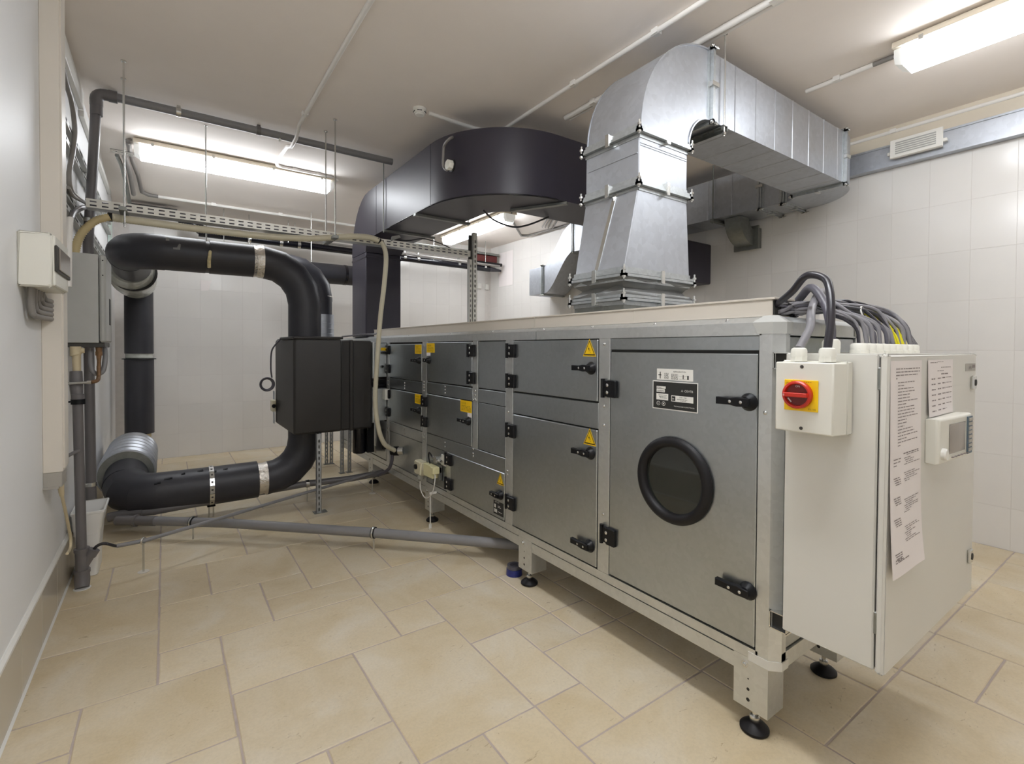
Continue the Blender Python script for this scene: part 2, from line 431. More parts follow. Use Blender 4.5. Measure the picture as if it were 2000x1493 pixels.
for a in slabs:
    x0, x1, y0, y1 = gx(a[0]), gx(a[2]), gy(a[1]), gy(a[3])
    if x1 - x0 < 0.03 or y1 - y0 < 0.03: continue
    g = 0.0026; c = 0.004; dz = rnd.uniform(-0.0006, 0.0)
    j1 = lambda: rnd.uniform(-0.0015, 0.0015)
    n = []                                              # outline with worn, slightly wavy edges
    for (p, q, nx, ny) in (((x0+g, y0+g), (x1-g, y0+g), 0, 1), ((x1-g, y0+g), (x1-g, y1-g), -1, 0), ((x1-g, y1-g), (x0+g, y1-g), 0, -1), ((x0+g, y1-g), (x0+g, y0+g), 1, 0)):
        L0 = math.hypot(q[0]-p[0], q[1]-p[1]); k = 3
        for t in range(k):
            s = t/k; w = 0.0035 if t == 0 else rnd.uniform(0, 0.0028)
            n.append((p[0] + (q[0]-p[0])*s + nx*w, p[1] + (q[1]-p[1])*s + ny*w))
    cx0, cy0 = (x0+x1)/2, (y0+y1)/2
    mb = MB(); base = [Vector((p, q, -0.008)) for p, q in n]; top = [Vector((p, q, dz-0.0022)) for p, q in n]
    ins = [Vector((p + (cx0-p)/abs(cx0-p or 1)*c*0.8, q + (cy0-q)/abs(cy0-q or 1)*c*0.8, dz)) for p, q in n]
    mb.loft([base, top, ins])
    build('slab', mb, 'stone', floor, smooth=30)

# ceiling: flat, dipping towards the far wall
mb = MB()
prof = [(YB-.1, H), (YF+.1, H)]
mb.loft([[(XL-.1, y, z) for y, z in prof] + [(XL-.1, YF+.1, H+.25), (XL-.1, YB-.1, H+.25)],
         [(XR+.1, y, z) for y, z in prof] + [(XR+.1, YF+.1, H+.25), (XR+.1, YB-.1, H+.25)]])
build('ceiling', mb, 'ceiling', label='off-white plastered ceiling', kind='structure', smooth=20)

mb = MB().prism([(XL-.05, 6.25, H), (XL-.05, 6.6, 3.305), (XL-.05, 6.85, 3.265), (XL-.05, 7.06, 3.215), (XL-.05, YF+.05, 3.19), (XL-.05, YF+.05, H+.05), (XL-.05, 6.25, H+.05)], (3.3, 0, 0))
build('trim_haunch', mb, 'ceiling', label='sloping haunch where the ceiling meets the far wall above the black pipes', kind='structure', smooth=30)

# far wall and right wall: backing of grout with glazed tiles as children
mb = MB().box(XL-.1, XR+.1, YF-.0012, YF+.15, -.1, H+.2)
wall_far = build('wall_far', mb, 'grout', label='far wall of tall cream tiles behind the machine', kind='structure')
mb = MB().box(XR-.0012, XR+.15, YB-.1, YF+.1, -.1, H+.2)
wall_right = build('wall_right', mb, 'grout', label='long wall of tall glossy cream tiles at the right', kind='structure')
mb = MB().box(XL-.1, XR+.1, YB-.15, YB, -.1, H+.2)
build('wall_back', mb, 'wallpaint', label='plain painted wall behind the viewpoint', kind='structure')
mb = MB().box(XL-.15, XL-.0, YB-.1, YF+.1, -.1, H+.2)
build('wall_left', mb, 'wallpaint', label='smooth grey-white painted wall at the left edge', kind='structure')

def tile_mesh(w, h, axis):
    g, t, c = 0.0011, 0.0028, 0.0007
    mb = MB()
    if axis == 'X': g = .0028
    if axis == 'x':      # face looks to -X, spans y (w) and z (h)
        o = [(0, g, g), (0, w-g, g), (0, w-g, h-g), (0, g, h-g)]; i = [(-t, g+c, g+c), (-t, w-g-c, g+c), (-t, w-g-c, h-g-c), (-t, g+c, h-g-c)]
        mb.loft([[Vector(p)+X*.004 for p in o], [Vector(p)-X*(t-c) for p in o], i])
    elif axis == 'X':    # looks to +X
        o = [(0, g, g), (0, g, h-g), (0, w-g, h-g), (0, w-g, g)]; i = [(t, g+c, g+c), (t, g+c, h-g-c), (t, w-g-c, h-g-c), (t, w-g-c, g+c)]
        mb.loft([o, [Vector(p)+X*(t-c) for p in o], i])
    else:                # looks to -Y, spans x (w) and z (h)
        o = [(g, 0, g), (g, 0, h-g), (w-g, 0, h-g), (w-g, 0, g)]; i = [(g+c, -t, g+c), (g+c, -t, h-g-c), (w-g-c, -t, h-g-c), (w-g-c, -t, g+c)]
        mb.loft([[Vector(p)+Y*.004 for p in o], [Vector(p)-Y*(t-c) for p in o], i])
    return mb
rows = [(0.0, .307)] + [(.307 + .383*k, .307 + .383*(k+1)) for k in range(7)] + [(2.988, 3.371)]
protos = {}
def put_tile(key, w, h, axis, parent, pos, m):
    if key not in protos:
        o = build('tile', tile_mesh(w, h, axis), m, parent, smooth=0); o.location = pos; protos[key] = o
    else:
        o = protos[key].copy(); COL.objects.link(o); o.location = pos
for r, (z0, z1) in enumerate(rows):
    k = 0
    while True:                                        # right wall, joints at y = 1.00 + n * 0.25
        y0 = 1.0 + .25*(31 - k) - .25*4.0 + .0 - .75
        y0 = 7.56 - .25*k
        k += 1
        if y0 < -0.3: break
        put_tile(('r', r), .25, z1-z0, 'x', wall_right, (XR, y0, z0), 'tile')
    for k in range(22):                                # far wall, joints at x = 0.146 + n * 0.25
        x0 = -.354 + .25*k
        if x0 + .25 > XR: continue
        put_tile(('f', r), .25, z1-z0, 'y', wall_far, (x0, YF, z0), 'tile')

# low tiled baseboard on the left wall with a white cap
mb = MB().box(XL, XL+.010, YB, YF, 0, .27)
bb = build('baseboard_left', mb, 'grout', label='low baseboard of beige tiles with a white cap along the painted wall', kind='structure')
for k in range(16):
    y0 = 3.63 - .41*k
    if y0 < -.8: break
    put_tile(('b', 0), .41, .268, 'X', bb, (XL+.010, y0, 0), 'tilebase')
for k in range(9): put_tile(('b', 0), .41, .268, 'X', bb, (XL+.010, 3.63+.41*(k+1), 0), 'tilebase')
mb = MB().prism([(XL, YB, .268), (XL+.016, YB, .268), (XL+.016, YB, .280), (XL+.006, YB, .290), (XL, YB, .290)], (0, YF-YB, 0))
build('cap', mb, 'trimwhite', bb, label='white cap strip')
mb = MB().prism([(XL+.013, YB, 0), (XL+.022, YB, 0), (XL+.013, YB, .008)], (0, YF-YB, 0))
build('seal', mb, 'trimwhite', bb, label='white sealant line at the floor')

# steel beam along the top of the right wall
mb = MB().prism([(XR-.005, YB, 2.985), (XR-.085, YB, 2.985), (XR-.085, YB, 3.0), (XR-.075, YB, 3.0), (XR-.075, YB, 3.15), (XR-.085, YB, 3.15), (XR-.085, YB, 3.165), (XR-.005, YB, 3.165)], (0, 2.5-YB, 0))
build('trim_beam', mb, 'galv', label='galvanised steel channel beam high on the right tiled wall', kind='structure')
mb = MB().box(XR-.03, XR-.004, YB, 2.5, 3.165, H)
build('trim_upper', mb, 'lamphouse', label='plaster strip above the steel beam', kind='structure')

# ================================================================== LAMPS
def lamp(name, label, c, L, axis, w=.15, lit='lamplit'):
    """fluorescent batten: c = centre at ceiling height, axis 'x' or 'y'"""
    t = thing(name, label, 'lamp', c, 'fluorescent battens on the ceiling')
    u, v = (X, Y) if axis == 'x' else (Y, -X)
    c = Vector(c)
    def pr(mb, prof, l0, l1):   # prof: (across, z) section
        mb.loft([[c + u*l0 + v*a + Z*b for a, b in prof], [c + u*l1 + v*a + Z*b for a, b in prof]])
        return mb
    hs = [(-w/2*.8, -.001), (w/2*.8, -.001), (w/2, -.012), (w/2*1.10, -.050), (-w/2*1.10, -.050), (-w/2, -.012)]
    build('housing', pr(MB(), hs, -L/2, L/2), 'lamphouse', t, bevel=.004)
    ds = [(-w/2*.90, -.051), (w/2*.90, -.051), (w/2*.92, -.110), (w/2*.70, -.158), (-w/2*.70, -.158), (-w/2*.92, -.110)]
    build('diffuser', pr(MB(), ds, -L/2+.05, L/2-.05), lit, t, label='glowing white diffuser')
    es = [(a*.97, b if b > -.055 else b*.98) for a, b in ds]
    for sgn in (-1, 1):
        mb = MB(); mb.loft([[c + u*(sgn*(L/2-.05)) + v*a + Z*b for a, b in es], [c + u*(sgn*(L/2-.005)) + v*a*.9 + Z*(-.051 + (b+.051)*.75) for a, b in es]])
        build('end_cap', mb, 'lampend', t, label='clear diffuser end', smooth=30)
    for sgn in (-1, 1):
        for f in (-.42, -.15, .15, .42):
            q = c + u*(L*f) + v*(sgn*w/2*1.05)
            build('clip', MB().obox(q + Z*-.048, u*.011, v*.006, Z*.014), 'clipgrey', t)
    return t
lamp('ceiling_lamp', 'long fluorescent batten across the room above the upper black pipe', (.66, 5.66, H), 1.76, 'x', .20, 'lampbright')
lamp('ceiling_lamp', 'fluorescent batten seen through the gap under the curved black duct', (3.84, 6.42, H), 1.88, 'y', .20, 'lamplit')
lamp('ceiling_lamp', 'fluorescent batten cut off by the top right corner', (3.72, .24, H), 1.80, 'y', .21, 'lampsoft')
lamp('ceiling_lamp', 'fluorescent batten on the ceiling above and out of view', (1.12, .75, H), 1.58, 'y', .22, 'lampstrong')

# ================================================================== AIR HANDLING UNIT
AX, AY0, AY1, AX2 = 1.80, .912, 6.25, 2.50
ahu = thing('air_handling_unit', 'long galvanised steel air handling unit with doors standing on black feet', 'machine', (AX, AY0, 0))
zb0, zb1, zl0, zl1, zm0, zm1, zu0, zu1, zt = .28, .325, .325, .640, .740, 1.062, 1.172, 1.503, 1.553
mb = MB().box(AX+.012, AX2-.012, AY0+.012, AY1-.012, zb0+.01, zt)
build('core', mb, 'seam', ahu, label='dark casing core showing in the panel gaps')
def prism_y(mb, sec, y0, y1):     # section in (x, z)
    return mb.loft([[(x, y0, z) for x, z in sec], [(x, y1, z) for x, z in sec]])
# long rails
mb = MB(); prism_y(mb, [(AX+.03, zb0), (AX+.006, zb0), (AX, zb0+.006), (AX, zb1), (AX+.03, zb1)], AY0+.04, AY1)
mb.box(AX+.002, AX+.03, AY0+.05, AY1, .222, .2785)
build('bottom_rail', mb, 'ahuframe', ahu)
for y0, y1 in ((AY0+.04, 2.30), (2.304, AY1)):
    mb = MB(); prism_y(mb, [(AX, 1.505), (AX, zt), (AX+.035, zt+.022), (AX+.06, zt+.022), (AX+.06, 1.505)], y0, y1)
    build('top_rail', mb, 'ahuframe', ahu)
# the lid
mb = MB().box(AX+.058, AX2-.05, AY0+.05, AY1, zt-.01, zt+.018); build('lid', mb, 'ahu', ahu)
mb = MB(); prism_y(mb, [(AX2, 1.505), (AX2, zt), (AX2-.035, zt+.022), (AX2-.06, zt+.022), (AX2-.06, 1.505)], AY0+.04, AY1)
build('top_rail', mb, 'ahuframe', ahu)
mb = MB().box(AX2-.014, AX2, AY0+.04, AY1, .222, 1.506); build('back_panel', mb, 'ahu', ahu)
# corner posts: chamfered corner towards the viewer
cc = .032
for (sx, x0) in ((1, AX), (-1, AX2)):
    sec = [(x0, AY0+.048), (x0, AY0), (x0+sx*cc, AY0-cc), (x0+sx*(cc+.03), AY0-cc), (x0+sx*(cc+.03), AY0+.048)]
    mb = MB(); mb.loft([[(x, y, zb0+.03) for x, y in sec], [(x, y, 1.51) for x, y in sec]])
    build('corner_post', mb, 'ahuframe', ahu)
    # moulded corner pieces, top and bottom
    for zz, top in ((1.51, True), (.265, False)):
        s2 = [(x0-.002*sx, AY0+.075), (x0-.002*sx, AY0-.001), (x0+sx*cc, AY0-cc-.003), (x0+sx*(cc+.045), AY0-cc-.003), (x0+sx*(cc+.045), AY0+.075)]
        mid = (x0+sx*.05, AY0+.03)
        r0 = [(x, y, zz) for x, y in s2]
        if top:
            r1 = [(x, y, zt) for x, y in s2]; r2 = [(x*.4+mid[0]*.6, y*.4+mid[1]*.6, zt+.026) for x, y in s2]
            if sx == 1: r0[0] = (s2[0][0], AY0+.055, zz)
            mb = MB(); mb.loft([r0, r1, r2]); build('corner_piece', mb, 'louvre', ahu, label='pale faceted corner piece', smooth=10)
        else:
            r0b = [(x*.75+mid[0]*.25, y*.75+mid[1]*.25, zz) for x, y in s2]; r1 = [(x, y, zz+.012) for x, y in s2]; r2 = [(x, y, zz+.045) for x, y in s2]
            mb = MB(); mb.loft([r0b, r1, r2]); build('corner_piece', mb, 'cab', ahu, label='pale corner piece', smooth=10)
# end face (towards the viewer): rails and panel
mb = MB().box(AX+cc, AX2-cc, AY0-cc, AY0+.01, zb0, zb1+.015); build('end_rail', mb, 'ahuframe', ahu)
mb = MB().loft([[(x, y, z) for y, z in ((AY0+.02, 1.505), (AY0-cc, 1.505), (AY0-cc, zt), (AY0, zt+.022), (AY0+.06, zt+.022))] for x in (AX+cc+.02, AX2-cc-.02)])
build('end_rail', mb, 'ahuframe', ahu)
mb = MB().cbox(AX+cc+.034, AX2-cc-.034, AY0-cc+.006, AY0+.012, zb1+.02, 1.500, .003); build('end_panel', mb, 'ahu', ahu)
# cross rails behind (frame of the base) so the underside reads
for y in (2.37, 3.76, 5.2): build('cross_rail', MB().box(AX+.03, AX2-.02, y-.02, y+.02, .225, .28), 'ahuframe', ahu)
build('underside', MB().box(AX+.03, AX2-.014, AY0+.01, AY1-.01, .272, .29), 'galvdark', ahu)

scr = MB().lathe((0,0,0), -X, [(.0078,0),(.0078,.0015),(.0055,.0035),(.0,.004)], 10)
scr0 = build('screw', scr, 'bright', ahu, smooth=50); scr0.location = (0-AX+AX, 0, 0)
first_screw = [True]
def screw(y, z, x=AX):
    o = scr0 if first_screw[0] else scr0.copy()
    if not first_screw[0]: COL.objects.link(o)
    first_screw[0] = False
    o.location = (x-.0002-AX, y-AY0, z)
def recenter(o, p):
    for v in o.data.vertices: pass
scr0.data.transform(Matrix.Translation((AX, AY0, 0)))

# posts on the long face
for y0, y1, za, zz in ((1.705,1.785,zb1,1.505),(2.535,2.618,zb1,1.505),(2.964,3.036,zm0,1.505),(3.790,3.876,zb1,1.505),(4.630,4.704,zl0,1.505),(5.395,5.44,zl0,1.505)):
    build('post', MB().cbox(AX, AX+.03, y0+.0015, y1-.0015, za, zz, .0015), 'ahuframe', ahu)
build('post', MB().cbox(AX, AX+.03, 3.366, 3.425, zb1, zl1, .0015), 'ahuframe', ahu)
# horizontal strips
for y0, y1, z0, z1 in ((2.618,2.964,zm1+.012,zu0-.004),(3.036,3.790,zm1+.012,zu0-.004),(3.876,4.630,zm1,zu0-.012),(1.785,2.535,1.042,1.176),
                       (2.618,3.790,zl1,zm0),(3.876,4.630,zl1,zm0-.004),(4.704,5.395,zl1,zm0-.02),(.960,1.705,1.447,1.505)):
    build('strip', MB().cbox(AX+.001, AX+.02, y0+.001, y1-.001, z0+.002, z1-.002, .0015), 'ahu', ahu)
# fixed panels
for y0, y1, z0, z1 in ((2.620,2.962,zm0,zm1+.012),(2.620,2.962,zu0,zu1),(3.427,3.788,zl0,zl1),(3.878,4.628,zb1,zl1),(5.44,6.2,.325,1.50)):
    build('panel', MB().cbox(AX+.004, AX+.02, y0+.003, y1-.003, z0+.004, z1-.004, .0015), 'ahu', ahu)

def hinge(parent, y, z):
    """black hinge, leaf on the post and block on the door; y towards the viewer is smaller"""
    mb = MB(); h = .042
    mb.cbox(AX-.022, AX+.002, y-.048, y+.010, z-h, z+h, .004)
    mb.cbox(AX-.016, AX+.002, y+.010, y+.050, z-h+.004, z+h-.004, .003)
    mb.cyl((AX-.012, y+.044, z-h-.004), (AX-.012, y+.044, z+h+.006), .010, 10)
    mb.use(1)
    for dz in (-.018, .018): mb.lathe((AX-.022, y+.004, z+dz), -X, [(.0085,0),(.0085,.0015),(.006,.003),(0,.0032)], 12)
    return build('hinge', mb, ['black', 'bright'], parent, label='black hinge with two screws')
def handle(parent, y, z, s=1.0, flip=1, L=.115, tilt=0.0):
    mb = MB(); dy = flip
    mb.lathe((AX-.001, y, z), -X, [(.034*s,0),(.034*s,.006),(.026*s,.018),(.020*s,.030),(0,.031)], 24)
    a = [(-.018,-.015),(.03,-.018),(.06,-.013),(L,-.014),(L,.014),(.06,.013),(.03,.018),(-.018,.015)]
    ct, st = math.cos(tilt), math.sin(tilt)
    pr = [(y + dy*(p*ct - q*st)*s, z + (p*st + q*ct)*s) for p, q in a]
    r = [[(AX-xo, yy, zz) for yy, zz in pr] for xo in (.020, .024, .038)]
    r.append([(AX-.041, y+(yy-y)*.97, z+(zz-z)*.86) for yy, zz in pr])
    mb.loft(r if dy > 0 else [q[::-1] for q in r])
    mb.use(1)
    for d in (.012, .056): mb.lathe((AX-.041, y+dy*d*s*ct, z+d*s*st), -X, [(.006*s,0),(.006*s,.001),(.004*s,.002),(0,.002)], 10)
    return build('handle', mb, ['black', 'bright'], parent, label='black cam handle')
def door(y0, y1, z0, z1, label=None, name='door', rec=.0):
    """pressed-steel door with a dark gap around it"""
    mb = MB(); g = .004
    mb.cbox(AX-.003+rec, AX+.016, y0+g, y1-g, z0+g, z1-g, .0035)
    o = build(name, mb, 'ahu', ahu, label=label)
    return o
def tri_sign(parent, yc, zc, s, kind):
    """yellow warning triangle on the door; base s wide"""
    x = AX-.0026; h = s*.95
    mb = MB()
    def tri(k, d): return [(x-d, yc+s/2*k, zc-h*.42*k), (x-d, yc-s/2*k, zc-h*.42*k), (x-d, yc, zc+h*.58*k)]
    mb.prism(tri(1.0, 0), (-.0006,0,0)); mb.use(1).face([p for p in tri(.86, .0008)][::-1]); mb.use(0).face([p for p in tri(.70, .0010)][::-1])
    mb.use(1)
    def q(a): mb.face([(x-.0013, yc - u*s, zc + w*s) for u, w in a])
    if kind == 'bolt':
        q([(.00,.20),(-.07,-.02),(-.01,.0)]); q([(-.02,.02),(.05,.04),(-.01,-.20)]); q([(-.09,-.17),(.03,-.15),(-.02,-.22)])
    elif kind == 'fan':
        q([(-.03,.2),(-.10,-.02),(-.04,-.02)]); q([(-.05,.05),(.0,.06),(-.02,-.2)]); q([(.06,-.17),(.10,-.15),(.09,-.21)]); q([(.03,.08),(.07,-.1),(.04,-.11)])
    else:
        for u in (-.07, 0, .07): q([(u,-.03),(u+.03,-.03),(u+.045,-.14),(u,-.14)])
        q([(-.12,-.17),(.14,-.17),(.14,-.20),(-.12,-.20)])
    return build('warning_sign', mb, ['yellow', 'printink'], parent, label='yellow warning triangle')
def yellow_tag(parent, y0, y1, z0, z1, head, tabs=None):
    x = AX-.0026
    mb = MB().box(x-.0006, x, y0, y1, z0, z1); mb.use(1)
    w = y1-y0; hh = z1-z0
    mb.text(head, (x-.0008, y1-w*.10, z1-hh*.34), -Y, Z, hh*.27)
    for k in range(4):
        zz = z1 - hh*(.46 + .12*k); yy = y1-w*.10
        while yy > y0 + w*.14:
            l = rnd.uniform(.05, .16)*w; l = min(l, yy-y0-w*.08)
            mb.box(x-.0009, x-.0005, yy-l, yy, zz-hh*.03, zz+hh*.02); yy -= l + w*.04
    mb.cyl((x-.0009, y0+w*.22, z0+hh*.1), (x-.0005, y0+w*.22, z0+hh*.1), hh*.05, 10)
    mb.use(2)
    if tabs: mb.box(x-.0006, x, tabs[0], tabs[1], z0-hh*.36, z0)
    return build('notice_sticker', mb, ['yellow', 'goldink', 'paper'], parent, label='yellow notice sticker')

# module A: large porthole door
dA = door(.960, 1.705, .330, 1.440, label='large door with a round porthole')
hinge(dA, 1.700, 1.255); hinge(dA, 1.700, .525)
handle(dA, .995, 1.254, 1.0); handle(dA, .990, .540, 1.0, tilt=.02)
pc = (AX-.002, 1.325, .885)
mb = MB().lathe(pc, -X, [(.186,0),(.189,.010),(.184,.021),(.172,.028),(.158,.028),(.148,.022),(.143,.008),(.142,-.001)], 64)
mb.f.pop(); mb.m.pop()
build('porthole_ring', mb, 'rubber', dA, label='black rubber porthole ring', smooth=40)
mb = MB().lathe((AX-.0035, 1.325, .885), -X, [(.1455,0),(.1455,.0015)], 64); build('porthole_glass', mb, 'glass', dA, label='dark porthole glass')
x = AX-.0026
mb = MB().box(x-.0006, x, 1.236, 1.420, 1.317, 1.366); mb.use(1)
mb.text('REFRIGERATION', (x-.0008, 1.333, 1.352), -Y, Z, .0085)
def dashes(mb, x, y1, y0, z, t, l0, l1, gap, r=rnd):
    yy = y1
    while yy > y0:
        l = min(r.uniform(l0, l1), yy-y0); mb.box(x-.0004, x, yy-l, yy, z-t/2, z+t/2); yy -= l+gap
for k in range(6):
    dashes(mb, x-.0006, 1.380, 1.358, 1.346-.0045*k, .0018, .004, .012, .003)
    dashes(mb, x-.0006, 1.344, 1.310, 1.344-.0042*k, .0018, .004, .012, .003)
dashes(mb, x-.0006, 1.306, 1.255, 1.336, .0010, .003, .006, .003); dashes(mb, x-.0006, 1.306, 1.255, 1.324, .0010, .003, .006, .003)
mb.box(x-.0009, x, 1.400, 1.404, 1.322, 1.352); mb.box(x-.0009, x, 1.396, 1.412, 1.336, 1.340); mb.box(x-.0009, x, 1.282, 1.286, 1.325, 1.342); mb.box(x-.0009, x, 1.257, 1.264, 1.324, 1.340)
build('label_strip', mb, ['white', 'printink'], dA, label='white printed label strip')
mb = MB().use(1).cbox(x-.0012, x, 1.212, 1.442, 1.187, 1.312, .001)
mb.use(0).box(x-.0016, x-.0012, 1.216, 1.438, 1.191, 1.308); xx = x-.0016
mb.use(1)
for z0, z1, y1, y0 in ((1.278,1.288,1.420,1.372),(1.262,1.276,1.420,1.376)):
    mb.box(xx-.0004, xx, y0, y1, z0, z1)
mb.box(xx-.0004, xx, 1.358, 1.421, 1.228, 1.256)
mb.box(xx-.0004, xx, 1.233, 1.342, 1.226, 1.252)
mb.use(0); mb.box(xx-.0008, xx-.0004, 1.321, 1.339, 1.229, 1.249); mb.text('PCIVIC', (xx-.0006, 1.418, 1.2795), -Y, Z, .0085); mb.text('TOURISME', (xx-.0006, 1.418, 1.265), -Y, Z, .008)
for k in range(3): dashes(mb, xx-.0004, 1.410-.004*k, 1.366, 1.249-.006*k, .0016, .004, .012, .002)
mb.text('AHF T 1984', (xx-.0006, 1.300, 1.243), -Y, Z, .0070); dashes(mb, xx-.0004, 1.312, 1.262, 1.237, .002, .004, .01, .002); dashes(mb, xx-.0004, 1.296, 1.268, 1.231, .0016, .004, .01, .002)
mb.use(1); mb.text('A\u00b7 C\u00a9VTB', (xx-.0004, 1.292, 1.270), -Y, Z, .013); mb.text('M', (xx-.001, 1.336, 1.233), -Y, Z, .012)
mb.text('TECHNOLOGIA I KLIMATYZACJA', (xx-.0004, 1.328, 1.204), -Y, Z, .0068)
for yy in (1.410, 1.382):
    mb.lathe((xx, yy, 1.212), -X, [(.0092,0),(.0092,.0004)], 20)
mb.use(0)
for yy in (1.410, 1.382): mb.lathe((xx-.0004, yy, 1.212), -X, [(.0076,0),(.0076,.0003)], 20)
mb.use(1); mb.text('44', (xx-.0008, 1.4155, 1.209), -Y, Z, .008); mb.lathe((xx-.0007, 1.382, 1.212), -X, [(.0032,0),(.0032,.0003)], 12)
build('name_plate', mb, ['seam', 'white'], dA, label='black name plate with silver border')

# module B
d = door(1.785, 2.535, 1.180, zu1, label='upper door with a warning triangle and handle')
hinge(d, 2.545, 1.437); hinge(d, 2.545, 1.245); handle(d, 1.835, 1.352, .98); tri_sign(d, 1.849, 1.451, .096, 'fan')
d = door(1.785, 2.535, .328, 1.040, label='tall lower door with warning triangle and two handles')
hinge(d, 2.545, .930); hinge(d, 2.545, .470); handle(d, 1.835, .912, .98); handle(d, 1.835, .430, .98, tilt=.02); tri_sign(d, 1.842, .990, .093, 'fan')
for z in (1.475, 1.165, 1.070, .62): screw(1.745, z)
# module C/D doors with yellow notices
d = door(3.036, 3.790, 1.174, zu1, label='upper middle door hinged on the viewer side')
hinge(d, 3.040, 1.435); hinge(d, 3.040, 1.240); handle(d, 3.735, 1.352, .95, flip=1, L=.06); yellow_tag(d, 3.635, 3.785, 1.415, 1.492, 'ZAOI.H', (3.712, 3.785))
d = door(3.036, 3.790, zm0, zm1+.010, label='middle door with a yellow notice by its handle')
hinge(d, 3.815, 1.000); hinge(d, 3.815, .830); handle(d, 3.085, .925, .95); yellow_tag(d, 3.040, 3.205, .985, 1.070, 'N.OI.B', (3.040, 3.100))
d = door(3.878, 4.628, zu0-.010, zu1-.010, label='far upper door with a yellow notice')
hinge(d, 4.655, 1.432); hinge(d, 4.655, 1.248); handle(d, 3.925, 1.345, .95); yellow_tag(d, 3.885, 4.020, 1.402, 1.482, 'CIOI.P')
d = door(3.878, 4.628, zm0-.004, zm1-.004, label='far middle door with a yellow notice')
hinge(d, 4.655, 1.000); hinge(d, 4.655, .822); handle(d, 3.925, .915, .95); yellow_tag(d, 3.885, 4.020, .968, 1.052, 'MANAH')
# lower doors
d = door(2.618, 3.366, .326, zl1+.004, label='low door with a warning triangle and black plate')
hinge(d, 3.380, .590); hinge(d, 3.380, .400); handle(d, 2.665, .490, .95, L=.085); tri_sign(d, 2.668, .590, .085, 'bolt')
x = AX-.0026
mb = MB().box(x-.0008, x, 2.628, 2.748, .350, .440); mb.use(1)
mb.text('OTT. O F', (x-.001, 2.730, .428), -Y, Z, .012); mb.box(x-.0012, x, 2.720, 2.738, .393, .416)
for k in range(5): mb.box(x-.0012, x, 2.738-.007*k-.0045, 2.738-.007*k, .362, .384)
dashes(mb, x-.0008, 2.695, 2.660, .402, .003, .006, .014, .003); dashes(mb, x-.0008, 2.695, 2.645, .372, .003, .006, .014, .003); dashes(mb, x-.0008, 2.695, 2.668, .410, .003, .006, .014, .003)
build('data_plate', mb, ['seam', 'white'], d, label='small black data plate')
d = door(4.704, 5.395, .330, .645, label='low door at the far end')
hinge(d, 5.400, .600); hinge(d, 5.400, .425)
mb = MB().cbox(AX-.03, AX, 4.71, 4.745, .44, .52, .003); build('latch', mb, 'black', d)
x = AX-.003
build('data_plate', MB().box(x-.001, x, 4.985, 5.115, .355, .425), 'galvdark', d, label='small dark data plate')
for y, zs in ((3.455, (1.150,1.125,1.100)), (3.455, (.71,.675)), (3.0, (1.15,1.12,1.09)), (3.02,(.73,.70,.68)), (2.585,(1.045,)), (2.59,(.665,.64)), (2.60,(.665,)), (3.84,(1.47,1.165,1.14,1.12,1.09)), (3.84,(.72,.69,.66)),
              (4.25,(1.13,1.105,1.08)), (4.25,(.71,.69,.665)), (4.665,(1.13,1.09,.70,.66,.62)), (.935,(1.22,))):
    for z in zs: screw(y, z)
screw(3.02, 1.085); screw(2.99, 1.085)
for y in (1.1, 1.45, 1.85, 2.25, 2.8, 3.4, 4.2): 
    o = scr0.copy(); COL.objects.link(o); o.location = (.018, y-AY0, zt+.011)
# the small panel with pipes entering (valve side) : round grommets
build('service_plate', MB().cbox(AX-.004, AX+.01, 3.44, 3.66, .345, .40, .001), 'galvdark', ahu, label='small dark service plate')

# legs: folded plate, threaded rod, rubber foot
def leg_parts(yc, xc, near=True):
    x0 = AX if xc < 2.1 else AX2-.115
    l = build('leg', MB().raw([(x0,yc-.066,.09),(x0,yc+.066,.09),(x0,yc+.066,.285),(x0,yc-.066,.285),(x0+.003,yc-.063,.09),(x0+.003,yc+.066,.09),(x0+.003,yc+.066,.285),(x0+.003,yc-.063,.285),
        (x0+.115,yc-.066,.09),(x0+.115,yc-.063,.09),(x0+.115,yc-.066,.285),(x0+.115,yc-.063,.285)],
        [(0,1,2,3),(5,4,7,6),(0,3,10,8),(4,9,11,7),(1,0,4,5),(0,8,9,4),(8,10,11,9),(1,5,6,2),(3,2,6,7),(3,7,11,10)]), 'ahuframe', ahu, smooth=0)
    mb = MB()
    mb.lathe((x0-.0, yc+.022, .255), -X, [(.013,0),(.013,.002),(.008,.003),(.008,.009),(.004,.011),(0,.011)], 6 if False else 14)
    build('bolt', mb, 'bright', l)
    mb = MB()
    for z, r in ((.205, .003), (.165, .006), (.125, .007)): mb.lathe((x0-.0002, yc+.008, z), -X, [(r,0),(r,.0005)], 12)
    build('bolt_hole', mb, 'seam', l)
    xr = x0 + .035
    mb = MB().cyl((xr, yc, .034), (xr, yc, .16), .0085, 12); mb.lathe((xr, yc, .034), Z, [(.016,0),(.018,.004),(.018,.020),(.014,.024),(.009,.024)], 16); mb.box(xr-.03, xr+.02, yc-.05, yc+.05, .135, .141)
    build('threaded_rod', mb, 'bright', l)
    mb = MB().lathe((xr, yc, 0), Z, [(.048,0),(.052,.004),(.052,.012),(.042,.022),(.024,.034),(.016,.038),(0,.038)], 32)
    build('foot', mb, 'rubber', l, label='black rubber foot')
for yc in (.978, 2.398, 3.746, 5.163):
    leg_parts(yc, 1.83); leg_parts(yc, 2.45)

